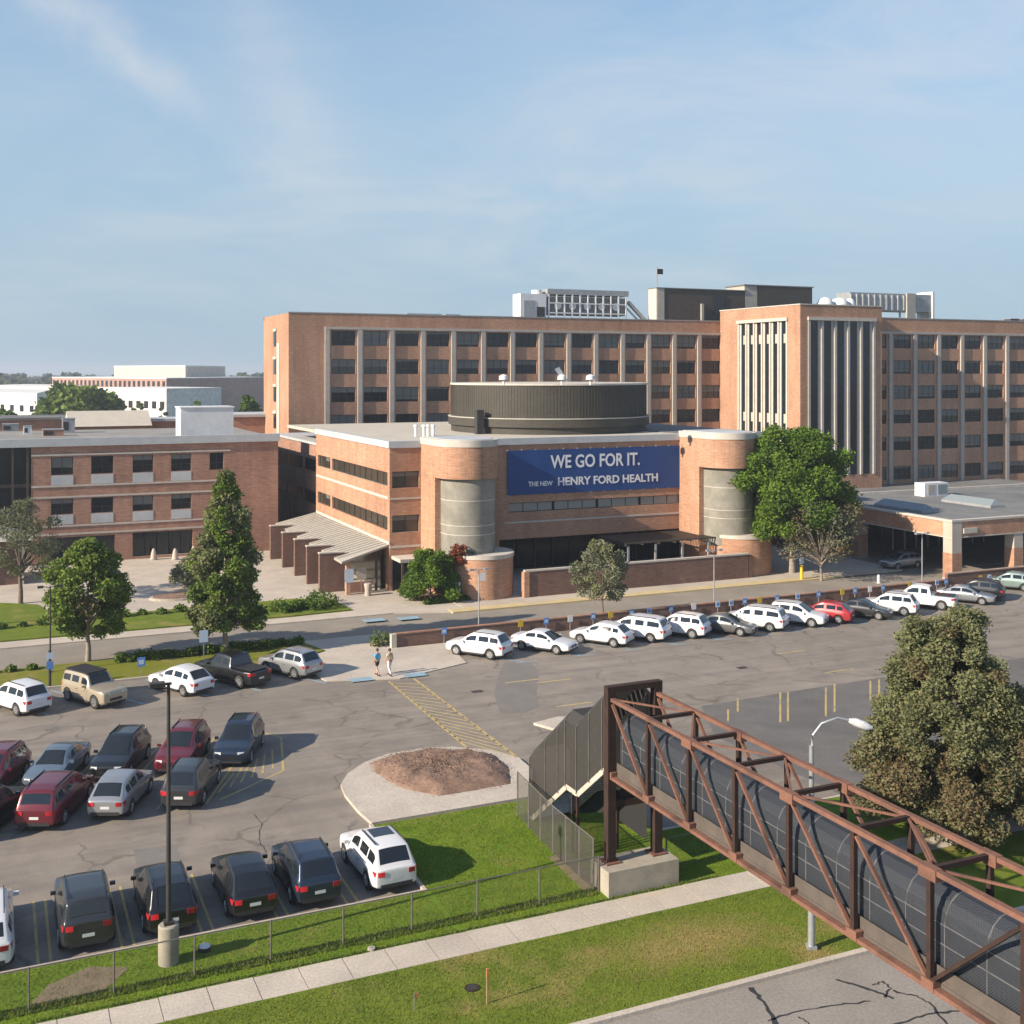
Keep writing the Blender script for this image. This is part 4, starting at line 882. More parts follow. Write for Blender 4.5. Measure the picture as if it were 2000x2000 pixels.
# ================================================================== LAMPS AND POLES
def pole_lamp(label, u, v, h, arm=0, kind='box', base=0, r=.07, mat='dark_frame', rz=0, z0=0.0):
    t = thing('lamp_post', label, 'lamp post', (u, v, z0), rz)
    if base: MB().tube([(0, 0, 0), (0, 0, base - .04), (0, 0, base)], [.34, .34, .30], 'concrete_stain', 20).build('pedestal', t, world=False, smooth=40)
    MB().tube([(0, 0, base), (0, 0, h)], [r * 1.25, r * .8], mat, 10).build('pole', t, world=False, smooth=60)
    MB().box(-.16, .16, -.16, .16, base, base + .12, mat).build('base_plate', t, world=False)
    if kind == 'box': MB().box(-.62, -.12, -.16, .16, h - .08, h + .06, mat).build('lamp_head', t, world=False); MB().box(-.12, .1, -.05, .05, h - .05, h + .02, mat).build('bracket', t, world=False)
    if kind == 'twin':
        for s_ in (-1, 1): MB().box(s_ * .6 - .18, s_ * .6 + .18, -.13, .13, h - .1, h + .04, mat).build('lamp_head', t, world=False); MB().bar((0, 0, h - .1), (s_ * .45, 0, h - .02), .05, .05, mat).build('bracket', t, world=False)
    if kind == 'cobra':
        MB().tube([(0, 0, h - .05), (.05, 0, h + .35), (.35, 0, h + .75), (.9, 0, h + .95), (1.35, 0, h + .85)], [.05, .05, .045, .04, .04], mat, 8).build('arm', t, world=False, smooth=60)
        MB().tube([(1.3, 0, h + .85), (1.5, 0, h + .8), (1.85, 0, h + .66), (2.1, 0, h + .6)], [.07, .14, .16, .06], 'white_metal', 10).build('lamp_head', t, world=False, smooth=60)
    return t
pole_lamp('tall black parking lamp post on a round concrete pedestal at the near left kerb', 5.35, 40.1, 9.4, kind='box', base=1.3, z0=.1)
pole_lamp('grey metal street lamp with curved arm rising behind the rusty footbridge', 25.7, 32.0, 7.0, kind='cobra', mat='galvanized', r=.10, rz=-R(24), z0=.1)
pole_lamp('thin twin headed lamp post behind the first white car of the right row', 33.3, 80.2, 5.1, kind='twin', mat='gray_metal', r=.05)
pole_lamp('thin twin headed lamp post before the right end of the patio wall', 54.4, 80.2, 5.2, kind='twin', mat='gray_metal', r=.05)
pole_lamp('thin lamp post in front of the drive-through porch', 76.9, 80.2, 5.3, kind='twin', mat='gray_metal', r=.05)
pole_lamp('slim dark lamp post beside the left bushy tree', uat(98, 82), 82, 5.8, kind='twin', mat='dark_frame', r=.05)
t = thing('post', 'dark stall post with two blue signs beside the left white hatchback', 'sign', (3.2, 78.3, .1))
MB().tube([(0, 0, 0), (0, 0, 2.3)], .09, 'dark_frame', 10).build('post', t, world=False); MB().box(-.2, .2, -.13, -.1, 1.1, 1.6, 'sign_blue').build('panel', t, world=False); MB().box(-.2, .2, -.13, -.1, 1.75, 2.15, 'sign_pale').build('panel', t, world=False)
placard('stall_sign', 'blue stall sign in the grass strip between the tan off-roader and the white crossover', uat(276, 78.6), 78.6, .5, .7, 1.3, 'sign_blue', face='sign_pale')
placard('stall_sign', 'tall pale blue sign in front of the tall narrow tree', uat(398, 79.5), 79.5, .55, 1.7, 2.5, 'sign_pale')
t = thing('bollard', 'yellow sign post with a white plate on the kerb by the big green tree', 'sign post', (70.4, 89.1, .1)); MB().tube([(0, 0, 0), (0, 0, 1.35)], .15, 'yellow_post', 12).build('bollard', t, world=False); MB().box(-.22, .22, -.05, 0, 1.5, 2.1, 'sign_pale').build('panel', t, world=False); MB().tube([(0, .05, 1.2), (0, .05, 2.1)], .03, 'galvanized', 6).build('post', t, world=False)
t = thing('hydrant', 'small white bollard on the drive below the parked white car under the porch', 'bollard', (uat(1716, 85), 85, 0)); MB().tube([(0, 0, 0), (0, 0, .7), (0, 0, .8)], [.14, .14, .05], 'sign_white', 10).build('body', t, world=False); MB().tube([(0, 0, 0), (0, 0, .06)], .2, 'sign_white', 10).build('base', t, world=False)
for i, (px, py) in enumerate(((300, 1093), (342, 1093), (378, 1088), (524, 1073))):
    u, v = P(px, py, .05)
    t = thing('bollard', ['left pale cone shaped bollard before the dark ground floor opening', 'second pale cone shaped bollard before the dark ground floor opening', 'pale bollard right beside the tall narrow tree', 'pale bollard between the left wing and the canopy'][i], 'bollard', (u, v, .05), 0, 'pale plaza bollards')
    MB().tube([(0, 0, 0), (0, 0, .7), (0, 0, 1.1), (0, 0, 1.2)], [.34, .26, .14, .05], 'concrete_light', 12).build('body', t, world=False, smooth=50); MB().tube([(0, 0, 0), (0, 0, .1)], .4, 'concrete', 12).build('base', t, world=False)
# round plaza planter
u, v = P(352, 1168); t = thing('planter', 'round kerbed mulch planter on the plaza left of the tall narrow tree', 'planter', (u, v, .05))
MB().prism([(2.6 * math.cos(a), 1.6 * math.sin(a)) for a in np.linspace(0, 2 * math.pi, 25)[:-1]], 0, .18, 'concrete_light').build('kerb', t, world=False); MB().prism([(2.35 * math.cos(a), 1.38 * math.sin(a)) for a in np.linspace(0, 2 * math.pi, 25)[:-1]], .181, .25, 'mulch').build('soil', t, world=False)
# curved white canopy at far left
u, v = P(0, 1000, 4); t = thing('pavilion', 'brick pavilion with a pale tent-like roof at the left edge behind the grey-green tree', 'pavilion', (-2, 117, 0))
bx('wall', t, -9, 2.6, 117.4, 122, 0, 4.1, 'brick_wall_low'); MB().add([(-10, 116.6, 4.2), (3.3, 116.6, 4.2), (3.3, 123, 4.2), (-10, 123, 4.2), (-3, 119.6, 6.3)], [(0, 1, 4), (1, 2, 4), (2, 3, 4), (3, 0, 4), (0, 3, 2, 1)], 'canopy_metal').build('roof', t)
for x in (-6, -2, 2.2): bx('pier', t, x, x + .35, 117.1, 117.38, 0, 4.15, 'stone')

# ================================================================== FOOTBRIDGE
UL, UR = 21.7, 23.75; ZB, ZTOP = 4.42, 7.42
PV = [38.95, 36.2, 33.5, 30.8, 28.05, 25.2, 22.35, 19.4, 16.6, 13.8, 11.0]
fb = thing('footbridge', 'rusty steel truss footbridge with a mesh cage crossing the street at the right', 'footbridge', (22.7, 39, 0))
for u, tops in ((UL, 1), (UR, 1)):
    MB().box(u - .09, u + .09, PV[-1], PV[0] + .1, ZTOP - .13, ZTOP, 'rust').build('top_chord', fb)
    MB().box(u - .10, u + .10, PV[-1], PV[0] + .1, ZB - .12, ZB, 'rust').build('bottom_chord', fb)
    for i, v in enumerate(PV):
        if i: bx('truss_post', fb, u - .07, u + .07, v - .075, v + .075, ZB + .002, ZTOP - .132, 'rust_dark')
        if i < len(PV) - 1:
            v2 = PV[i + 1]
            if i < 6: MB().bar((u, v - .1, ZTOP - .25), (u, v2 + .1, ZB + .1), .08, .11, 'rust', up=(1, 0, 0)).build('diagonal', fb)
            else: MB().bar((u, v - .05, ZB + .1), (u, v2 + .1, ZTOP - .3), .10, .13, 'rust_dark', up=(1, 0, 0)).build('diagonal', fb)
        bx('gusset', fb, u - .118, u + .118, v - .22, v + .2, ZB - .10, ZB + .16, 'rust')
        if i % 2 == 0 and i: bx('gusset', fb, u - .125, u + .125, v - .3, v + .3, ZTOP - .3, ZTOP + .012, 'rust')
for i, v in enumerate(PV):
    if i: bx('cross_strut', fb, UL + .12, UR - .12, v - .07, v + .07, ZTOP - .15, ZTOP - .02, 'rust_dark')
    bx('floor_beam', fb, UL + .14, UR - .14, v - .08, v + .08, ZB - .3, ZB - .06, 'rust_dark')
    if i < len(PV) - 1:
        a = (UL + .1, v, ZTOP - .09); b2 = (UR - .1, PV[i + 1], ZTOP - .09)
        if i % 2: a, b2 = (UR - .1, v, ZTOP - .09), (UL + .1, PV[i + 1], ZTOP - .09)
        MB().bar(a, b2, .07, .06, 'rust').build('brace', fb)
# end portal posts down to the pedestal
for u in (UL - .02, UR + .02):
    bx('leg', fb, u - .17, u + .17, 38.85, 39.2, 1.12, ZTOP + .2, 'rust_dark')
bx('portal_beam', fb, UL - .2, UR + .2, 38.86, 39.18, ZTOP + .202, ZTOP + .42, 'rust_dark'); bx('portal_beam', fb, UL + .16, UR - .16, 38.9, 39.15, 3.15, 3.4, 'rust_dark')
bx('deck', fb, UL + .14, UR - .14, PV[-1], 39.3, ZB - .055, ZB + .08, 'deck_band')
for u in (UL + .16, UR - .19): bx('kick_plate', fb, u, u + .03, PV[-1], 38.8, ZB + .082, ZB + .5, 'deck_band')
# arched mesh cage
def arch(y):
    r = (UR - UL) / 2 - .3; cx_ = (UL + UR) / 2; pts = [(cx_ - r, ZB + .1), (cx_ - r, ZB + 1.5)]
    for k in range(1, 8):
        a = math.pi - math.pi * k / 8; pts.append((cx_ + r * math.cos(a), ZB + 1.5 + .8 * math.sin(a)))
    return [(x, y, z) for x, z in pts + [(cx_ + r, ZB + 1.5), (cx_ + r, ZB + .1)]]
A_, B_ = arch(38.8), arch(PV[-1]); cg = MB()
for i in range(len(A_) - 1): cg.quad(A_[i], A_[i + 1], B_[i + 1], B_[i], 'cage_mesh')
cg.build('mesh_cage', fb, smooth=60)
y = 38.6
while y > PV[-1]:
    MB().tube(arch(y), .02, 'hoop_metal', 5, cap=False).build('cage_hoop', fb); y -= 1.37
for z in (ZB + 1.5, ZB + 1.0):
    for s_ in (UL + .3, UR - .3): MB().tube([(s_, 38.7, z), (s_, PV[-1], z)], .017, 'hoop_metal', 5).build('cage_rail', fb)
pd = thing('bridge_pedestal', 'weathered concrete pedestal block under the end posts of the footbridge', 'pedestal', (22.7, 38.6, 0))
MB().prism([(21.15, 38.15), (24.25, 38.15), (24.25, 39.6), (21.15, 39.6)], 0, 1.06, 'concrete_stain').build('block', pd)
for u in (UL, UR): bx('base_plate', pd, u - .32, u + .32, 38.7, 39.35, 1.062, 1.115, 'rust')
# covered stair going down behind the bridge
stair = thing('bridge_stair', 'covered stair in dark mesh stepping down from the far end of the footbridge', 'stair', (22.7, 39.3, 0))
prof = [(39.25, ZB), (39.7, ZB), (41.9, 2.75), (42.9, 2.75), (46.4, .12)]
def zst(y):
    for (a, za), (b_, zb) in zip(prof, prof[1:]):
        if a <= y <= b_: return za + (zb - za) * (y - a) / (b_ - a)
    return prof[-1][1] if y > prof[-1][0] else prof[0][1]
for u in (UL + .1, UR - .1):
    for (a, za), (b_, zb) in zip(prof, prof[1:]): MB().bar((u, a, za - .05), (u, b_, zb - .05), .10, .26, 'concrete_light', up=(0, 0, 1)).build('stringer', stair)
tm = MB().box(-.86, .86, -.14, .14, -.03, 0, 'gray_metal').mesh('tread')
for a, za, b_, zb, n_ in ((39.7, ZB, 41.9, 2.75, 9), (42.9, 2.75, 46.4, .12, 14)):
    for k in range(n_):
        f = (k + .5) / n_; link('tread', tm, stair, (.02, a + (b_ - a) * f - 39.3, za + (zb - za) * f))
MB().prism([(39.3, 4.25), (39.7, 4.25), (41.9, 2.55), (42.9, 2.55), (44.9, 1.0), (44.6, .9), (39.3, 1.5)], 0, .05, 'rust_dark').build('dark_under_tmp', None) if 0 else None
sk = MB()
for (a, za), (b_, zb) in zip(prof[1:], prof[2:]): sk.quad((UR - .02, a, za - .1), (UR - .02, b_, zb - .1), (UR - .02, b_, min(zb - .11, 1.3)), (UR - .02, a, 1.3), 'plastic_black')
sk.build('dark_under_panel', stair)  # black sheets added on the far side to darken the space below the stair
bx('landing', stair, UL + .16, UR - .16, 41.9, 42.9, 2.68, 2.76, 'concrete')
enc = MB(); htop = lambda y: zst(y) + 3.1
ys = [39.2, 39.7, 40.8, 41.9, 42.9, 43.6, 44.8, 46.4]
for u in (UL + .02, UR - .02):
    for a, b_ in zip(ys, ys[1:]): enc.quad((u, a, zst(a) + .06), (u, b_, zst(b_) + .06), (u, b_, htop(b_) - .4), (u, a, htop(a) - .4), 'stair_mesh')
for a, b_ in zip(ys, ys[1:]):
    pa = [(UL + .02, htop(a) - .4), (UL + .35, htop(a)), (UR - .35, htop(a)), (UR - .02, htop(a) - .4)]; pb = [(UL + .02, htop(b_) - .4), (UL + .35, htop(b_)), (UR - .35, htop(b_)), (UR - .02, htop(b_) - .4)]
    for i in range(3): enc.quad((pa[i][0], a, pa[i][1]), (pa[i + 1][0], a, pa[i + 1][1]), (pb[i + 1][0], b_, pb[i + 1][1]), (pb[i][0], b_, pb[i][1]), 'stair_mesh')
enc.build('mesh_enclosure', stair)
for y in ys:
    h_ = htop(y); MB().tube([(UL, y, zst(y) - .05), (UL, y, h_ - .4), (UL + .35, y, h_), (UR - .35, y, h_), (UR, y, h_ - .4), (UR, y, zst(y) - .05)], .022, 'hoop_metal', 5).build('hoop', stair)
for u, y in ((UL + .1, 42.4), (UR - .1, 42.4), (UL + .1, 41.95), (UR - .1, 41.95)): bx('leg', stair, u - .05, u + .05, y - .05, y + .05, .1, 2.6, 'rust_dark')
# ------------------------------------------------------------------ chain link fences
def fence(name, label, pts, h, step, mat='chain_link', post='fence_post'):
    t = thing(name, label, 'fence', (*pts[0], .1))
    nid = 0
    for (a, b_) in zip(pts, pts[1:]):
        a_, bb = Vector((*a, 0)), Vector((*b_, 0)); L_ = (bb - a_).length; n_ = max(1, round(L_ / step))
        for k in range(n_ + 1):
            if k == 0 and nid: continue
            p = a_ + (bb - a_) * k / n_; MB().tube([(p.x, p.y, .0), (p.x, p.y, .1 + h)], .035, post, 6).build('post', t)
        MB().tube([(a[0], a[1], .1 + h - .02), (b_[0], b_[1], .1 + h - .02)], .022, post, 6).build('top_rail', t)
        MB().quad((a[0], a[1], .14), (b_[0], b_[1], .14), (b_[0], b_[1], .1 + h), (a[0], a[1], .1 + h), mat).build('mesh_panel', t); nid += 1
    return t
fence('chain_link_fence', 'long low chain link fence along the sidewalk in front of the near row of cars', [(-11.6, 38.85), (21.1, 38.85)], 1.35, 2.52)
fence('chain_link_fence', 'taller grey mesh fence running back from the bridge pedestal to the traffic island', [(20.95, 39.0), (21.0, 42.6), (21.35, 46.9)], 2.0, 1.35, 'fence_mesh')
fence('chain_link_fence', 'chain link fence on the grass beyond the bridge pedestal, under the bridge', [(24.4, 39.3), (40, 39.3)], 1.35, 2.5)
bp = struct('soil_patch', MB().prism([(20.6, 39.1), (21.6, 39.2), (21.55, 42.5), (20.7, 42.4)], .1, .112, 'soil'))
struct('soil_patch', MB().prism([(.9, 39.0), (3.2, 39.1), (4.1, 40.3), (2.9, 40.9), (1.6, 40.2)], .1, .112, 'soil'))

# ================================================================== CARS
def car_meshes(kind):
    # y runs to the nose; roofline = (y, height, half width of the roof edge as a share of the body)
    D = dict(
        suv=dict(L=4.62, W=1.88, belt=1.04, wr=.365, wb=1.36, line=[(-2.31, .98, .80), (-2.26, 1.02, .80), (-2.16, 1.10, .80), (-1.78, 1.66, .70), (-1.1, 1.72, .71), (-.1, 1.73, .71), (.28, 1.66, .70), (1.12, 1.10, .78), (1.3, 1.06, .80), (2.0, .96, .78), (2.24, .86, .74), (2.31, .74, .70)], ws=(.28, 1.12), rw=(-2.16, -1.78), sw=[(-1.85, -1.28), (-1.18, -.30), (-.20, .62)]),
        wagon=dict(L=4.6, W=1.85, belt=.99, wr=.345, wb=1.34, line=[(-2.30, .92, .80), (-2.25, .98, .80), (-2.12, 1.06, .80), (-1.55, 1.50, .68), (-.9, 1.60, .69), (-.1, 1.62, .70), (.22, 1.55, .69), (1.15, 1.02, .78), (1.35, .98, .80), (2.0, .88, .78), (2.22, .78, .74), (2.30, .68, .70)], ws=(.22, 1.15), rw=(-2.12, -1.55), sw=[(-1.65, -1.2), (-1.1, -.28), (-.18, .6)]),
        sedan=dict(L=4.75, W=1.83, belt=.93, wr=.335, wb=1.4, line=[(-2.375, .86, .78), (-2.33, .98, .78), (-2.15, 1.02, .80), (-1.72, 1.03, .78), (-.92, 1.40, .64), (-.4, 1.46, .66), (0, 1.45, .66), (.22, 1.40, .65), (1.12, .95, .78), (1.35, .91, .80), (2.05, .82, .78), (2.30, .72, .74), (2.375, .62, .70)], ws=(.22, 1.12), rw=(-1.72, -.92), sw=[(-1.12, -.36), (-.26, .62)]),
        van=dict(L=5.05, W=1.98, belt=1.04, wr=.345, wb=1.52, line=[(-2.525, .98, .82), (-2.48, 1.04, .82), (-2.40, 1.12, .82), (-2.12, 1.68, .74), (-1.4, 1.76, .75), (0, 1.77, .75), (.55, 1.70, .74), (1.55, 1.10, .78), (1.75, 1.04, .80), (2.2, .92, .77), (2.46, .80, .73), (2.525, .70, .68)], ws=(.55, 1.55), rw=(-2.40, -2.12), sw=[(-2.1, -1.2), (-1.1, -.1), (0, .98)]),
        boxy=dict(L=4.5, W=1.88, belt=1.14, wr=.40, wb=1.38, line=[(-2.25, 1.08, .84), (-2.22, 1.16, .84), (-2.16, 1.20, .84), (-2.06, 1.76, .78), (-1.4, 1.84, .78), (-.1, 1.85, .78), (.40, 1.80, .77), (.78, 1.20, .80), (.95, 1.16, .82), (1.95, 1.10, .80), (2.20, 1.04, .78), (2.25, .92, .76)], ws=(.40, .78), rw=(-2.16, -2.06), sw=[(-1.95, -1.15), (-1.02, -.22), (-.1, .52)]),
        pickup=dict(L=5.7, W=1.98, belt=1.14, wr=.41, wb=1.78, line=[(-2.85, 1.04, .86), (-2.80, 1.12, .86), (-1.0, 1.14, .86), (-.95, 1.18, .80), (-.78, 1.80, .72), (-.2, 1.88, .73), (.5, 1.88, .73), (.78, 1.80, .72), (1.5, 1.20, .80), (1.7, 1.15, .82), (2.4, 1.08, .80), (2.78, .98, .78), (2.85, .86, .74)], ws=(.78, 1.5), rw=(-.95, -.78), sw=[(-.72, -.12), (.0, .98)]))[kind]
    L2 = D['L'] / 2; W2 = D['W'] / 2; sill = .27; wr = D['wr']; wx = D['wb']; belt = D['belt']; ln_ = D['line']
    xs_ = [p[0] for p in ln_]; top_f = lambda y: float(np.interp(y, xs_, [p[1] for p in ln_])); wd_f = lambda y: float(np.interp(y, xs_, [p[2] for p in ln_]))
    ys = {p[0] for p in ln_} | {a for q in D['sw'] for a in q} | {s_ * wx + d * (wr + .06) for s_ in (-1, 1) for d in (-1.02, -.9, -.6, 0, .6, .9, 1.02)}
    ys = sorted(ys); ys = [ys[0]] + [b for a, b in zip(ys, ys[1:]) if b - a > .028]
    def full(y):
        e = max(0, (abs(y) - (L2 - .7)) / .7); hw = W2 * (1 - .15 * e ** 2.2); t_ = top_f(y); bl = min(belt, t_ - .045); zb = sill + .09 * e ** 2
        for s_ in (-1, 1):
            d = abs(y - s_ * wx); Ra = wr + .06
            if d < Ra: zb = max(zb, wr + math.sqrt(max(0, Ra * Ra - d * d)))
        mid = max(.66, zb + .04); sh = max(bl - .12, mid + .03); rw_ = hw * wd_f(y)
        if t_ - bl > .1:
            b5 = (hw * .945, bl); e6 = (rw_, t_ - .035)
        else: b5 = (hw * .95, bl); e6 = (hw * .86, t_ - .03)
        lerp = lambda f: (b5[0] + (e6[0] - b5[0]) * f, b5[1] + (e6[1] - b5[1]) * f)
        return [(0, zb), (hw * .86, zb), (hw * .985, zb + .012), (hw * 1.0, mid), (hw * .985, sh), b5, lerp(.10), lerp(.86), e6, (e6[0] * .90, t_ - .008), (e6[0] * .5, t_ + .012), (0, t_ + .02)]
    rows = [full(y) for y in ys]; n = len(rows[0]); vs = []; fs = []; fm = []
    for y, r_ in zip(ys, rows): vs += [(x, y, z) for x, z in r_]
    m = len(vs); half = list(vs)
    mir = {}
    for i, p in enumerate(half):
        if p[0] == 0: mir[i] = i
        else: mir[i] = len(vs); vs.append((-p[0], p[1], p[2]))
    inr = lambda y, q: q[0] - 1e-4 <= y <= q[1] + 1e-4
    for i in range(len(rows) - 1):
        yc = (ys[i] + ys[i + 1]) / 2
        for k in range(n - 1):
            mt = 0
            if k == 6:
                for g_, q in enumerate(D['sw']):
                    if inr(yc, q): mt = 3 + g_
            if k in (9, 10):
                if inr(yc, D['ws']): mt = 1
                elif inr(yc, D['rw']): mt = 2
            q = (i * n + k, (i + 1) * n + k, (i + 1) * n + k + 1, i * n + k + 1); fs.append(q); fm.append(mt)
            fs.append(tuple(mir[a] for a in q[::-1])); fm.append(mt + 10 if mt >= 3 else mt)
    for i in (0, len(rows) - 1):
        q = [i * n + k for k in range(n)] + [mir[i * n + k] for k in range(n - 2, 0, -1)]
        fs.append(tuple(q if i == 0 else q[::-1])); fm.append(0)
    me = bpy.data.meshes.new('car_tmp'); me.from_pydata(vs, [], fs); me.polygons.foreach_set('material_index', fm)
    for _ in range(20): me.materials.append(None)
    me.polygons.foreach_set('material_index', fm)
    o = bpy.data.objects.new('car_tmp', me); COL.objects.link(o); md = o.modifiers.new('s', 'SUBSURF'); md.levels = 1 if kind == 'boxy' else 2; 
    ev = bpy.data.meshes.new_from_object(o.evaluated_get(bpy.context.evaluated_depsgraph_get())); bpy.data.objects.remove(o)
    co = [tuple(v.co) for v in ev.vertices]; bym = {}
    for p in ev.polygons: bym.setdefault(p.material_index, []).append(tuple(p.vertices))
    def sub(fs_, mat):
        idx = {}; vv_ = []; ff_ = []
        for f in fs_:
            for a in f:
                if a not in idx: idx[a] = len(vv_); vv_.append(co[a])
            ff_.append(tuple(idx[a] for a in f))
        return MB().add(vv_, ff_, mat)
    parts = {}
    for mt, fl in bym.items():
        if mt == 1: parts['windshield'] = sub(fl, 'glass_car')
        elif mt == 2: parts['rear_window'] = sub(fl, 'glass_car')
        elif mt >= 3: parts['side_window#%d' % mt] = sub(fl, 'glass_car')
    out_ = []
    M['PAINT'] = M['car_white']
    def get(mb, name, sm=40): return mb.mesh(name, sm)
    out_.append(('body', get(sub(bym[0], 'PAINT'), 'body')))
    H = max(p[1] for p in ln_); tw = W2 * max(p[2] for p in ln_ if p[1] > H - .1); r0 = D['rw'][1]; r1 = D['ws'][0]; c1 = D['ws'][1]; hd = top_f(L2 - .35)
    def pc_(name, *a): parts['%s#%d' % (name, len(parts))] = MB().box(*a)
    pc_('bumper', -W2 * .66, W2 * .66, L2 - .10, L2 - .0, .30, .42, 'plastic_black'); pc_('bumper', -W2 * .68, W2 * .68, -L2 + .0, -L2 + .10, .32, .47, 'plastic_black')
    for s_ in (-1, 1):
        pc_('side_sill', s_ * (W2 - .012) - .02, s_ * (W2 - .012) + .02, -wx + wr + .14, wx - wr - .14, .27, .37, 'plastic_black')
        for yy in (-.30, .66): pc_('door_seam', s_ * W2 * .984 - .012, s_ * W2 * .984 + .010, yy, yy + .012, .42, belt - .16, 'plastic_black')
        for yy in (-.55, .34): pc_('door_handle', s_ * (W2 * .975) - .02, s_ * (W2 * .975) + .02, yy, yy + .16, belt - .22, belt - .19, 'plastic_black')
    pc_('grille', -.42, .42, L2 - .12, L2 - .004, .50, .66, 'grille')
    if kind in ('suv', 'van', 'boxy'):
        for s_ in (-1, 1): pc_('roof_rail', s_ * tw * .88 - .018, s_ * tw * .88 + .018, r0 + .25, r1 - .25, H - .01, H + .035, 'plastic_black')
    for s_, nm in ((-1, 'a'), (1, 'b')):
        parts['mirror' + nm] = MB().box(s_ * (W2 - .02), s_ * (W2 + .17), c1 - .42, c1 - .32, belt - .01, belt + .12, 'PAINT')
        parts['headlight' + nm] = MB().prism([(s_ * W2 * .44, L2 + .0), (s_ * W2 * .76, L2 - .06), (s_ * W2 * .87, L2 - .20), (s_ * W2 * .80, L2 - .36), (s_ * W2 * .46, L2 - .2)], hd - .24, hd - .13, 'lamp_clear')
        zt = belt - .12
        parts['taillight' + nm] = MB().prism([(s_ * W2 * .52, -L2 - .015), (s_ * W2 * .78, -L2 + .01), (s_ * W2 * .895, -L2 + .10), (s_ * W2 * .93, -L2 + .30), (s_ * W2 * .8, -L2 + .3), (s_ * W2 * .5, -L2 + .2)], zt - .15, zt + .03, 'lamp_red')
    parts['number_plate'] = MB().box(-.2, .2, -L2 + .0, -L2 + .05, .60, .72, 'plate')
    if kind == 'pickup': parts['truck_bed'] = MB().box(-W2 * .74, W2 * .74, -L2 + .14, -1.15, belt + .03, belt + .05, 'plastic_black')
    D['H'] = H; D['wt'] = tw; D['roof'] = (r0, r1)
    for k, mb in parts.items(): nm_ = k.split('#')[0]; out_.append((nm_[:-1] if nm_[:-1] in ('mirror', 'headlight', 'taillight') else nm_, get(mb, nm_)))
    # wheels
    ty = MB(); tw_ = .11
    ty.tube([(-tw_, 0, 0), (-tw_ * .8, 0, 0), (tw_ * .8, 0, 0), (tw_, 0, 0)], [wr * .9, wr, wr, wr * .9], 'rubber', 20)
    rm = MB(); rm.tube([(-tw_ - .006, 0, 0), (tw_ + .006, 0, 0)], wr * .62, 'rim', 16)
    for k in range(5):
        a = 2 * math.pi * k / 5
        for s_ in (-1, 1): rm.bar((s_ * (tw_ + .012), math.cos(a) * wr * .12, math.sin(a) * wr * .12), (s_ * (tw_ + .012), math.cos(a) * wr * .58, math.sin(a) * wr * .58), .05, .012, 'chrome', up=(1, 0, 0))
    return dict(parts=out_, tyre=get(ty, 'tyre'), rim=get(rm, 'rim'), W2=W2, wx=wx, wr=wr, L2=L2, H=H, D=D)
CARS = {}
def car(kind, colour, u, v, heading, label, name=None, group=None, z=0, roof=None, sunroof=False, cat='car'):
    """heading: degrees turned anticlockwise from +Y (nose direction)"""
    if kind not in CARS: CARS[kind] = car_meshes(kind)
    K = CARS[kind]
    t = thing(name or {'suv': 'suv', 'wagon': 'hatchback_car', 'sedan': 'sedan_car', 'van': 'minivan', 'boxy': 'off_roader', 'pickup': 'pickup_truck'}[kind], label, cat, (u, v, z), R(heading), group)
    pm = M[colour]
    for nm, me in K['parts']:
        o = link(nm, me, t)
        for s_ in o.material_slots:
            if s_.material and s_.material.name == 'car_white': s_.link = 'OBJECT'; s_.material = pm
    for sx in (-1, 1):
        for sy in (-1, 1):
            w_ = link('wheel', K['tyre'], t, (sx * (K['W2'] - .12), sy * K['wx'], K['wr'])); 
            o = link('rim', K['rim'], w_)
    if sunroof: MB().box(-.42, .42, -.85, -.05, K['H'] - .02, K['H'] + .028, 'glass_car').build('sunroof', t, world=False)
    if roof: MB().box(-K['D']['wt'] * .93, K['D']['wt'] * .93, K['D']['roof'][0] + .1, K['D']['roof'][1] - .1, K['H'] - .03, K['H'] + .045, roof).build('roof_cover', t, world=False)
    return t
G1 = 'cars in the nearest row by the fence'
def near(kind, col_, u, lab, **k): return car(kind, col_, u, 41.9 + 2.35, k.pop('h', 0), lab, group=G1, **k)
near('van', 'car_white', -.35, 'white minivan cut off by the left edge in the nearest row')
near('boxy', 'car_charcoal', 2.95, 'boxy dark grey off-roader, leftmost full car of the nearest row')
near('suv', 'car_black', 5.75, 'black suv right behind the concrete lamp pedestal')
near('wagon', 'car_black', 8.65, 'low black crossover in the middle of the nearest row')
near('suv', 'car_navy', 11.05, 'dark navy suv just left of the white car with a sunroof')
near('suv', 'car_white', 13.95, 'white suv with a black sunroof at the right end of the nearest row', sunroof=True, h=2)
G2 = 'cars in the middle double row'
def ang(kind, col_, ur, vr, heading, lab, grp, out=False, **k):
    if kind not in CARS: CARS[kind] = car_meshes(kind)
    L2 = CARS[kind]['L2']; a = R(heading); d = (-math.sin(a), math.cos(a)); s_ = -1 if out else 1
    return car(kind, col_, ur + d[0] * L2 * s_, vr + d[1] * L2 * s_, heading, lab, group=grp, **k)
# rears toward camera, turned 24 degrees to the right
ang('suv', 'car_black', -1.2, 53.8, -24, 'black suv cut off by the left edge in the lower line of the double row', G2)
ang('van', 'car_maroon', 1.55, 53.9, -24, 'maroon red minivan with white plate seen from behind', G2)
ang('wagon', 'car_silver', 4.45, 53.9, -24, 'silver hatchback with black rear window in the middle double row', G2)
ang('suv', 'car_charcoal', 7.6, 53.8, -24, 'dark grey suv with white plate at the right end of the lower line', G2)
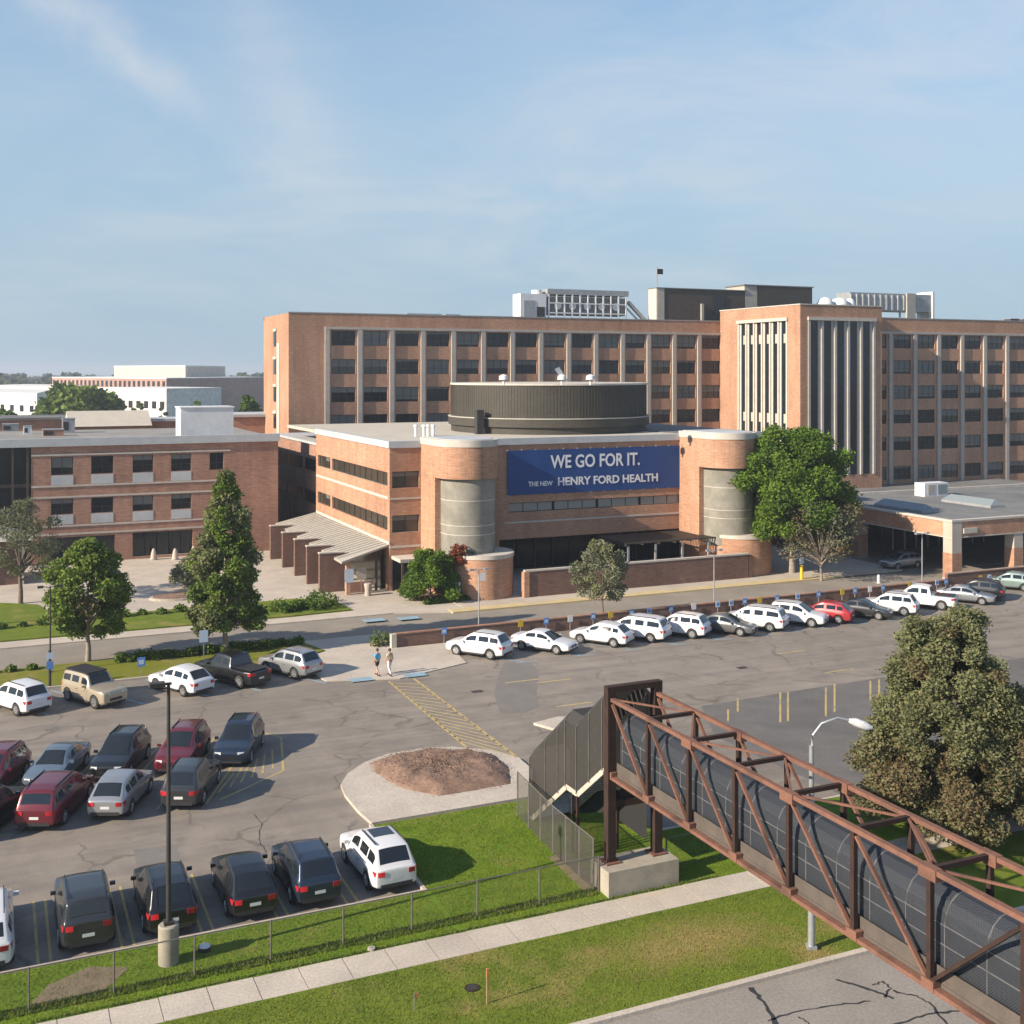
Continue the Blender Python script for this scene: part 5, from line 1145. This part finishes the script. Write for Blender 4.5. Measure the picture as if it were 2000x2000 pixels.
# noses toward camera: heading 156
def nosecam(kind, col_, u, v, lab, grp, base=-24, **k):
    if kind not in CARS: CARS[kind] = car_meshes(kind)
    L2 = CARS[kind]['L2']; a = R(base); d = (-math.sin(a), math.cos(a))
    return car(kind, col_, u + d[0] * L2, v + d[1] * L2, base + 180, lab, group=grp, **k)
nosecam('suv', 'car_maroon', -.9, 58.7, 'dark maroon car cut off by the left edge, upper line of double row', G2)
nosecam('sedan', 'car_bluegray', 1.9, 58.9, 'pale blue grey sedan facing the camera in the upper line', G2)
nosecam('suv', 'car_black', 4.9, 58.9, 'black suv facing the camera beside the pale blue grey sedan', G2)
nosecam('suv', 'car_maroon', 7.9, 58.6, 'maroon suv with bluish windshield facing the camera behind the lamp pole', G2)
nosecam('suv', 'car_navy', 10.75, 58.6, 'dark blue suv facing the camera at the right end of the upper line', G2)
G3 = 'cars parked along the left grass strip'
ang('suv', 'car_white', 2.4, 72.3, 29, 'white suv at the left edge parked against the grass strip', G3)
nosecam('boxy', 'car_tan', 6.6, 72.0, 'tan boxy off-roader with dark roof facing the camera by the grass strip', G3, base=29, roof='plastic_black')
ang('wagon', 'car_white', 11.8, 72.4, 29, 'bright white crossover in the middle of the row by the grass strip', G3)
ang('pickup', 'car_black', 15.4, 72.8, 29, 'black pickup truck right of the bright white crossover', G3)
ang('suv', 'car_silver', 19.0, 73.6, 29, 'silver white suv at the right end of the row by the grass strip', G3)
G4 = 'cars parked below the retaining wall'
ang('suv', 'car_white', 32.6, 73.2, 38, 'white suv at the left end of the row below the retaining wall', G4)
nosecam('sedan', 'car_white', 37.4, 72.5, 'white sedan with dark glass facing the camera, second from the left below the wall', G4, base=36)
ang('wagon', 'car_white', 42.1, 72.7, 36, 'bright white crossover, third from the left below the wall', G4)
ang('van', 'car_white', 45.4, 72.9, 36, 'white minivan, fourth from the left below the wall', G4)
ang('suv', 'car_white', 48.8, 72.7, 36, 'tall white suv left of the dark grey sedan below the wall', G4)
nosecam('sedan', 'car_gray', 52.5, 71.8, 'dark grey sedan facing the camera in the middle of the row below the wall', G4, base=36)
ang('van', 'car_white', 55.6, 72.2, 36, 'white minivan just right of the dark grey sedan', G4)
nosecam('suv', 'car_white', 59.4, 72.1, 'off-white suv facing the camera left of the red car', G4, base=36)
ang('wagon', 'car_red', 62.1, 72.2, 36, 'bright red hatchback below the retaining wall', G4)
nosecam('sedan', 'car_charcoal', 66.0, 72.0, 'dark sedan facing the camera right of the red hatchback', G4, base=36)
ang('suv', 'car_white', 69.0, 72.4, 36, 'white suv partly behind the top of the olive conifer', G4)
ang('pickup', 'car_white', 73.6, 72.8, 36, 'white pickup truck near the right end of the row', G4)
nosecam('sedan', 'car_silver', 78.2, 73.0, 'silver sedan facing the camera right of the white pickup', G4, base=36)
ang('suv', 'car_black', 80.4, 74.0, 36, 'black car right of the silver sedan near the right edge', G4)
ang('wagon', 'car_teal', 86.5, 76.0, 36, 'grey green car at the right edge below the wall', G4)
car('wagon', 'car_silver', uat(1760, 90.5), 90.5, 93, 'silver car waiting in the shade under the drive-through porch', z=.05)

# ================================================================== PEOPLE
def person(label, loc, rz, shirt, pants, stride=.28, shoes='cloth_black', hair='hair', shorts=False):
    t = thing('person', label, 'person', (loc[0], loc[1], loc[2]), rz)
    def skinned(name, verts, edges, mat, sub=1):
        me = bpy.data.meshes.new(name); me.from_pydata([v[:3] for v in verts], edges, []); me.materials.append(M[mat]); o = bpy.data.objects.new('tmp', me); COL.objects.link(o)
        md = o.modifiers.new('s', 'SKIN'); sk = me.skin_vertices[0].data
        for i, v in enumerate(verts): sk[i].radius = (v[3], v[4] if len(v) > 4 else v[3])
        sk[0].use_root = True
        m2_ = o.modifiers.new('ss', 'SUBSURF'); m2_.levels = sub; m2_.render_levels = sub
        dg = bpy.context.evaluated_depsgraph_get(); r_ = bpy.data.meshes.new_from_object(o.evaluated_get(dg)); bpy.data.objects.remove(o)
        r_.polygons.foreach_set('use_smooth', [True] * len(r_.polygons)); r_.materials.clear(); r_.materials.append(M[mat]); q = link(name, r_, t); return q
    s = stride
    V = [(0, 0, .95, .13, .10), (0, 0, 1.15, .12, .09), (0, .01, 1.36, .155, .10), (0, .01, 1.47, .055), (0, .02, 1.53, .05), (0, .03, 1.62, .085, .10), (0, .03, 1.71, .07, .085),
         (.10, 0, .88, .085), (.105, s * .55, .50, .058), (.105, s * .25, .30, .052), (.105, s * .45, .09, .038), (.105, s * .45 + .16, .05, .03),
         (-.10, 0, .88, .085), (-.105, -s * .2, .50, .058), (-.105, -s * .7, .28, .05), (-.105, -s * 1.05, .12, .038), (-.105, -s * 1.05 + .15, .05, .03),
         (.19, .0, 1.40, .05), (.23, -.06, 1.13, .04), (.24, .06, .90, .03), (.24, .10, .82, .032),
         (-.19, .0, 1.40, .05), (-.23, .02, 1.13, .04), (-.24, .16, .93, .03), (-.24, .21, .86, .032)]
    E_ = [(0, 1), (1, 2), (2, 3), (3, 4), (4, 5), (5, 6), (0, 7), (7, 8), (8, 9), (9, 10), (10, 11), (0, 12), (12, 13), (13, 14), (14, 15), (15, 16), (2, 17), (17, 18), (18, 19), (19, 20), (2, 21), (21, 22), (22, 23), (23, 24)]
    for base_i, sx in ((20, 1), (24, -1)):
        bx_, by_, bz_ = V[base_i][:3]
        for k, (dy, L_) in enumerate(((-.028, .065), (-.01, .08), (.01, .085), (.028, .075))):
            V.append((bx_, by_ + dy, bz_ - .03, .009)); V.append((bx_ - sx * .012, by_ + dy + .01, bz_ - .03 - L_, .008)); a = len(V); E_ += [(base_i, a - 2), (a - 2, a - 1)]
        V.append((bx_ - sx * .02, by_ + .045, bz_ - .005, .010)); V.append((bx_ - sx * .03, by_ + .06, bz_ - .05, .009)); a = len(V); E_ += [(base_i, a - 2), (a - 2, a - 1)]
    skinned('body', V, E_, 'skin')
    sh = [(0, 0, .98, .15, .12), (0, 0, 1.15, .14, .112), (0, .01, 1.36, .175, .118), (0, .01, 1.44, .075), (.19, 0, 1.40, .068), (.215, -.03, 1.24, .058), (-.19, 0, 1.40, .068), (-.215, .01, 1.24, .058)]
    skinned('shirt', sh, [(0, 1), (1, 2), (2, 3), (2, 4), (4, 5), (2, 6), (6, 7)], shirt)
    kn = .55 if shorts else 1
    pn = [(0, 0, .98, .14, .11), (.10, 0, .87, .10), (.105, s * .55 * kn, .88 - .38 * (1 if not shorts else .75), .075), (-.10, 0, .87, .10), (-.105, -s * .2, .88 - .38 * (1 if not shorts else .75), .075)]
    pe = [(0, 1), (1, 2), (0, 3), (3, 4)]
    if not shorts: pn += [(.105, s * .25, .30, .066), (.105, s * .45, .12, .055), (-.105, -s * .7, .28, .064), (-.105, -s * 1.05, .15, .055)]; pe += [(2, 5), (5, 6), (4, 7), (7, 8)]
    skinned('shorts' if shorts else 'trousers', pn, pe, pants)
    for sx, yy, zz in ((.105, s * .45, .05), (-.105, -s * 1.05, .06)):
        MB().tube([(sx, yy - .07, zz), (sx, yy, zz), (sx, yy + .12, zz - .005), (sx, yy + .19, zz - .01)], [.035, .05, .045, .02], shoes, 8).build('shoe', t, world=False, smooth=60)
    MB().tube([(0, -.01, 1.60), (0, .0, 1.68), (0, .01, 1.75), (0, .02, 1.775)], [.085, .10, .085, .03], hair, 10).build('hair', t, world=False, smooth=60)
    MB().tube([(0, .115, 1.635), (0, .145, 1.60), (0, .12, 1.59)], [.012, .018, .012], 'skin', 6).build('nose', t, world=False, smooth=60)
    for sx in (-.033, .033): MB().box(sx - .012, sx + .012, .118, .128, 1.645, 1.657, 'cloth_black').build('eye', t, world=False)
    return t
u, v = P(737, 1319, .06); person('person in a bright blue shirt and black shorts walking away from the crosswalk', (u, v, .06), R(-150 + 180), 'cloth_blue', 'cloth_black', shorts=True)
u, v = P(761, 1319, .06); person('person in a cream top and pale trousers beside the one in blue', (u, v, .06), R(20), 'cloth_tan', 'cloth_white')

# ================================================================== TREES
egg = lambda t: 3.3 * math.sin(math.pi * min(1, t * .9 + .12)) ** .75
tree('bushy_tree', 'round bushy green tree with bronze lower leaves by the road, left foreground of the plaza', P(172, 1292), 8.9, 1.6, profile_clumps(2.0, 8.3, lambda t: 3.5 * (math.sin(math.pi * (t * .78 + .2)) ** .8), 46, .88), 26000, .125, ['leaf_a', 'leaf_b', 'leaf_brown'], wts=[.62, .22, .16], tr=.17, bark='bark_pale')
tree('narrow_tree', 'tall narrow pointed tree in front of the left brick wing', P(440, 1277), 13.2, 1.5, profile_clumps(1.8, 12.7, lambda t: (3.35 + .5 * math.sin(t * 19)) * (1 - t) ** .60 * min(1, .75 + t * 2), 84, .82), 46000, .125, ['leaf_a', 'leaf_b', 'leaf_olive_a'], wts=[.50, .16, .34], tr=.2, bark='bark_pale')
tree('young_tree', 'small grey green young tree on the kerb before the patio wall', (uat(1177, 80.6), 80.6), 6.6, 1.7, profile_clumps(2.0, 6.4, lambda t: 2.75 * (math.sin(math.pi * min(1, t * .8 + .17)) ** .8), 34, .62), 9000, .10, ['leaf_gray_a', 'leaf_gray_b', 'leaf_olive_a'], wts=[.45, .35, .2], tr=.08, limbs=12)
tree('shade_tree', 'large bright green shade tree to the right of the right curved tower', (71.9, 92.5), 14.8, 3.4, profile_clumps(3.9, 14.0, lambda t: 7.2 * (math.sin(math.pi * (t * .74 + .2)) ** .6), 92, 1.2) + [(random.uniform(-3, 3), random.uniform(-2.5, 2.5), random.uniform(5.5, 12.5), 1.9) for _ in range(20)], 98000, .15, ['leaf_bright_a', 'leaf_bright_b'], wts=[.56, .44], tr=.3, limbs=16, bark='bark_pale')
tree('bare_tree', 'thin bare grey-brown small tree below the big green shade tree', (72.0, 88.2), 7.4, 1.0, profile_clumps(2.2, 7.2, lambda t: 4.2, 56, .9), 4200, .12, ['leaf_gray_b', 'leaf_brown'], tr=.12, limbs=56, bark='bark_pale')
ccl = profile_clumps(.8, 9.0, lambda t: 4.5 * (1 - t) ** .44 * min(1, .84 + t) + .35, 200, .72)
ccl += [(-1.9, .3, 8.5, .65), (-1.8, .2, 9.1, .5), (.6, 0, 9.2, .7), (1.6, .1, 9.0, .6), (-1.2, .2, 8.0, .7), (.3, -.3, 8.9, .7), (1.5, .3, 8.1, .6)]
tree('conifer_tree', 'big olive green conifer with brownish lower boughs beyond the footbridge at the right', (37.6, 37.6), 9.7, 1.0, ccl, 170000, .075, ['leaf_olive_a', 'leaf_olive_b', 'leaf_brown'], wts=[.46, .42, .12], tr=.2, limbs=10, low=('leaf_brown', 4.2), shell=.12, bark='bark')
tree('conifer_tree', 'dark dense conifer at the right edge behind the olive one', (43.6, 37.2), 5.6, .8, profile_clumps(.8, 5.4, lambda t: 4.2 * (1 - t) ** .5, 30, 1.1), 14000, .16, ['leaf_b', 'leaf_olive_b'], tr=.2)
tree('grey_tree', 'sparse grey green tree at the left edge in front of the pavilion', P(40, 1180), 9.0, 2.0, profile_clumps(2.4, 8.7, lambda t: 3.6 * (math.sin(math.pi * (t * .8 + .14)) ** .7), 30, .85), 7000, .11, ['leaf_gray_b', 'leaf_olive_b', 'leaf_gray_a'], wts=[.5, .3, .2], tr=.18, limbs=14)
tree('leafy_shrub', 'large round green shrub with reddish tips beside the left curved tower', (34.6, 94.2), 4.6, .5, profile_clumps(.7, 4.2, lambda t: 3.3 * (1 - t * .55), 34, .8), 20000, .11, ['leaf_bright_a', 'leaf_bright_b'], tr=.1, cat='shrub', z=.05)
tree('red_shrub', 'reddish leaved shrub growing between the green shrub and the concrete tower', (37.3, 94.0), 4.4, .8, profile_clumps(3.0, 4.5, lambda t: 1.5, 8, .6), 2600, .13, ['leaf_red', 'leaf_brown', 'leaf_bright_b'], tr=.07, cat='shrub', z=.05)
tree('plaza_shrub', 'pale green shrub at the foot of the tall narrow tree, left side', P(360, 1150), 2.6, .3, profile_clumps(.5, 2.3, lambda t: 1.3, 9, .7), 3500, .14, ['leaf_olive_a', 'leaf_gray_a'], tr=.06, cat='shrub')
# low shrubs in a line
shrub_src = None
ORD = ['first', 'second', 'third', 'fourth', 'fifth', 'sixth', 'seventh', 'eighth', 'ninth', 'tenth', 'eleventh', 'twelfth', 'thirteenth', 'fourteenth', 'fifteenth', 'sixteenth', 'seventeenth', 'eighteenth', 'nineteenth', 'twentieth', 'twenty-first', 'twenty-second']
def shrub(label, u, v, r_, group, z=.12, mats=('leaf_b', 'leaf_a')):
    pts, idx = crown_pts([(0, 0, r_ * .55, r_), (r_ * .5, .2, r_ * .5, r_ * .7), (-r_ * .5, -.1, r_ * .45, r_ * .7)], 420)
    pts[:, 2] = np.abs(pts[:, 2])
    t = thing('low_shrub', label, 'shrub', (u, v, z), 0, group)
    link('crown', quads_mesh('crown', pts, .11, mats, RNG.integers(0, 2, len(pts))), t)
for i in range(22):
    u = 8.0 + i * .58; shrub(ORD[i] + ' low shrub from the left in the hedge behind the white crossover and pickup', u, 82.9 + random.uniform(-.25, .25), random.uniform(.3, .5), 'hedge of low dark shrubs on the grass strip')
for i in range(14):
    u = -1 + i * 1.5; shrub(ORD[i] + ' small shrub from the left along the back edge of the planting bed', u, 97.2 + .08 * i + random.uniform(-.3, .3), random.uniform(.3, .55), 'small shrubs along the planting bed')
for i in range(9):
    shrub(ORD[i] + ' dark shrub from the left in the cluster at the planting bed tip', 21.5 + .55 * i, 93.6 + random.uniform(0, 4.5), random.uniform(.55, .95), 'dark shrubs at the bed tip', mats=('leaf_b', 'leaf_bright_b'))
for i in range(4):
    shrub(ORD[i] + ' little shrub from the left edge, on the grass strip by the road', -1.6 + i * 1.3, 83.2, .28, 'little shrubs at the left edge')
shrub('single green bush at the left end of the retaining wall', 25.6, 80.3, .75, None, mats=('leaf_bright_b', 'leaf_olive_a'))
for i in range(6):
    shrub(ORD[i] + ' low shrub from the left in the bed below the round green shrub', 33.8 + i * .75, 92.9 + random.uniform(-.1, .3), .35, 'low shrubs below the round shrub')
# background trees beyond the left wing
def far_tree(label, px, Y, top_px, wpx, mats=('leaf_a', 'leaf_b'), n=9000, flat=1.0, k=26, base_t=.16):
    X = (px - 1000) * Y / F; u, v = cw(X, Y); H_ = CAMZ - (top_px - HY) * Y / F; W_ = wpx * Y / F / 2
    cl = profile_clumps(H_ * .16, H_ * .93, lambda t: W_ * (math.sin(math.pi * (t * .72 + base_t)) ** .7), k, W_ * .30)
    tree('background_tree', label, (u, v), H_, H_ * .2, cl, n, W_ * .055 + .12, list(mats), group='trees beyond the left wing', tr=.35, z=0)
far_tree('large dark round tree beyond the left wing roof', 153, 300, 757, 175, n=15000, k=44)
far_tree('smaller dark tree at the extreme left beyond the roofs', 12, 280, 796, 50)
far_tree('green tree between the white roof box and the tall hospital block', 487, 245, 765, 66, ('leaf_bright_a', 'leaf_bright_b'), 8000)
far_tree('small yellow green tree right of the large dark one', 318, 300, 792, 30, ('leaf_bright_a', 'leaf_olive_a'), 3000, k=10)
far_tree('light green tree behind the annex roofs right of the large dark tree', 272, 320, 782, 34, ('leaf_a', 'leaf_olive_a'), 4000, k=12)
far_tree('low wide tree in front of the large dark one', 205, 255, 800, 60, ('leaf_olive_a', 'leaf_a'), 5000, k=18)
far_tree('low tree behind the white roof box', 385, 330, 778, 42, ('leaf_a', 'leaf_b'), 3000, k=12)
# far buildings
def far_block(label, A, B, C_, zt, mat, z0=0, name='distant_building', roofm='far_white', win=None):
    pts = [cw((px - 1000) * Y / F, Y) for px, Y in (A, B, C_)]
    a, b_, c_ = [Vector(p) for p in pts]; d = b_ + c_ - a
    t = thing(name, label, 'building', (a.x, a.y, z0))
    MB().prism([tuple(a), tuple(b_), tuple(d), tuple(c_)], z0, zt, mat).build('wall', t)
    cen = (a + d) / 2; q = [tuple(cen + (p - cen) * 1.004) for p in (a, b_, d, c_)]
    MB().prism(q, zt + .01, zt + .5, roofm).build('roof', t)
    if win:
        n_, z1, z2, wf = win
        nb = (b_ - a); nrm = Vector((nb.y, -nb.x)).normalized()
        if nrm.dot(a) > 0: nrm = -nrm
        for k in range(n_):
            s0 = a + nb * ((k + .5 - wf / 2) / n_); s1 = a + nb * ((k + .5 + wf / 2) / n_)
            p0, p1 = s0 + nrm * .15, s1 + nrm * .15
            MB().prism([tuple(s0), tuple(s1), tuple(p1), tuple(p0)], z1, z2, 'glass').build('window', t)
    return t
far_block('long distant red brick building with a flat roof, behind the large dark tree', (325, 500), (102, 590), (515, 600), 16.6, 'far_red', win=(26, 12.9, 15.6, .45))
far_block('distant tall cream block with a dark brown end, highest on the left horizon', (362, 560), (223, 610), (440, 620), 22.3, 'far_cream', roofm='far_white')
far_block('long low distant white building in front of the red brick one', (325, 440), (190, 470), (432, 470), 12.9, 'far_white', win=(9, 5.6, 8.4, .5))
far_block('low distant white roofed building at the extreme left', (72, 380), (-90, 420), (100, 460), 12.2, 'far_white', win=(9, 6.5, 8.6, .35))
far_block('distant low building with bright white parapet behind the extreme left one', (110, 520), (-40, 560), (190, 580), 12.6, 'far_white')
far_block('distant dark low hall left of the tall hospital block', (436, 560), (380, 640), (560, 640), 15.4, 'far_gray')
# tree belt on the horizon
n = 26000
ang_ = RNG.uniform(R(-30), R(30), n); dist = RNG.uniform(780, 1900, n) ; clx = np.floor(ang_ * 150); hh = 10 + 5.5 * np.abs(np.sin(clx * 12.9898) * 1.0) + 2.5 * np.sin(clx * 4.1)
X_ = np.tan(ang_) * dist; zz = hh * RNG.uniform(.0, 1, n) ** .7
pts = np.stack([X_ * CT + dist * ST, -X_ * ST + dist * CT, zz], 1)
o = link('tree_belt', quads_mesh('tree_belt', pts, 4.2, ['leaf_far', 'leaf_far'], RNG.integers(0, 2, n))); o['kind'] = 'stuff'
far_sp = MB()
# grass tufts near the camera
def tufts(name, regions, n, mats, zb=.1, hmax=.05):
    tot = sum((r_[1] - r_[0]) * (r_[3] - r_[2]) for r_ in regions); cs = []
    for r_ in regions:
        k = int(n * (r_[1] - r_[0]) * (r_[3] - r_[2]) / tot); cs.append(np.stack([RNG.uniform(r_[0], r_[1], k), RNG.uniform(r_[2], r_[3], k)], 1))
    c = np.concatenate(cs); k = len(c); a = RNG.uniform(0, 2 * np.pi, k); h_ = RNG.uniform(.3, 1, k) * hmax; w_ = .02
    v = np.empty((k, 3, 3)); v[:, 0] = np.stack([c[:, 0] - np.cos(a) * w_, c[:, 1] - np.sin(a) * w_, np.full(k, zb - .01)], 1); v[:, 1] = np.stack([c[:, 0] + np.cos(a) * w_, c[:, 1] + np.sin(a) * w_, np.full(k, zb - .01)], 1)
    v[:, 2] = np.stack([c[:, 0] + RNG.normal(size=k) * .03, c[:, 1] + RNG.normal(size=k) * .03, zb + h_], 1)
    me = bpy.data.meshes.new(name); me.vertices.add(3 * k); me.vertices.foreach_set('co', v.reshape(-1)); me.loops.add(3 * k); me.loops.foreach_set('vertex_index', np.arange(3 * k, dtype=np.int32))
    me.polygons.add(k); me.polygons.foreach_set('loop_start', np.arange(0, 3 * k, 3, dtype=np.int32)); me.polygons.foreach_set('loop_total', np.full(k, 3, np.int32))
    for m_ in mats: me.materials.append(M[m_])
    me.polygons.foreach_set('material_index', RNG.integers(0, len(mats), k).astype(np.int32)); me.update(calc_edges=True)
    o = link(name, me); o['kind'] = 'stuff'; return o
tufts('grass_blades', [(0, 30, 31.35, 36.45), (-3, 15, 38.05, 41.5), (15.2, 30, 38.05, 42.8), (15.2, 26, 42.8, 48.5)], 150000, ['grass', 'grass_dry', 'grass'])
tufts('weeds', [(-3, 21, 38.6, 39.15), (1, 26, 38.02, 38.14)], 12000, ['leaf_b', 'grass', 'leaf_olive_b'], hmax=.13)
# small things in the near grass
u, v = P(952, 1960, .1); t = thing('marker_stake', 'thin orange topped wooden stake standing in the near grass', 'stake', (u, v, .1)); MB().box(-.03, .03, -.02, .02, 0, 1.1, 'wood_stake').build('stake', t, world=False); MB().box(-.035, .035, -.025, .025, .85, 1.101, 'orange').build('band', t, world=False)
u, v = P(809, 1972, .1); t = thing('marker_flag', 'tiny orange marker flag in the near grass left of the stake', 'flag', (u, v, .1)); MB().tube([(0, 0, 0), (0, 0, .5)], .012, 'galvanized', 5).build('wire', t, world=False); MB().box(0, .14, -.006, .006, .36, .5, 'orange').build('flag', t, world=False)
u, v = P(922, 1930, .1); t = thing('manhole_cover', 'dark rusty round cover in the near grass left of the stake', 'cover', (u, v, .1)); MB().tube([(0, 0, -.05), (0, 0, .03)], .24, 'rust_dark', 20).build('cover', t, world=False); MB().tube([(0, 0, .031), (0, 0, .036)], .17, 'dark_frame', 20).build('lid', t, world=False)
u, v = P(400, 1856, .1); t = thing('utility_lid', 'small white utility cap in the grass right of the concrete lamp pedestal', 'cover', (u, v, .1)); MB().tube([(0, 0, 0), (0, 0, .14)], .22, 'plastic_black', 14).build('ring', t, world=False); MB().tube([(0, 0, .141), (0, 0, .19)], [.2, .16], 'sign_white', 14).build('lid', t, world=False)
u, v = P(727, 1858, .1); t = thing('utility_lid', 'tiny pale valve cap on the far edge of the sidewalk', 'cover', (u, 38.12, .1)); MB().tube([(0, 0, 0), (0, 0, .08)], .13, 'concrete_light', 12).build('cap', t, world=False); MB().tube([(0, 0, .081), (0, 0, .1)], .06, 'gray_metal', 10).build('lid', t, world=False)
# ------------------------------------------------------------------ haze
hz = MB().box(-3010, 6010, -610, 6010, -1.1, 40, 'shade_interior').build('haze'); hz['kind'] = 'stuff'
hm = bpy.data.materials.new('haze_air'); hm.use_nodes = True; hn = hm.node_tree; hn.nodes.clear()
vo_ = hn.nodes.new('ShaderNodeVolumePrincipled'); ho = hn.nodes.new('ShaderNodeOutputMaterial'); vo_.inputs['Color'].default_value = (.80, .88, 1, 1); vo_.inputs['Density'].default_value = .00030; vo_.inputs['Anisotropy'].default_value = .2
hn.links.new(vo_.outputs[0], ho.inputs['Volume']); hz.data.materials.clear(); hz.data.materials.append(hm)
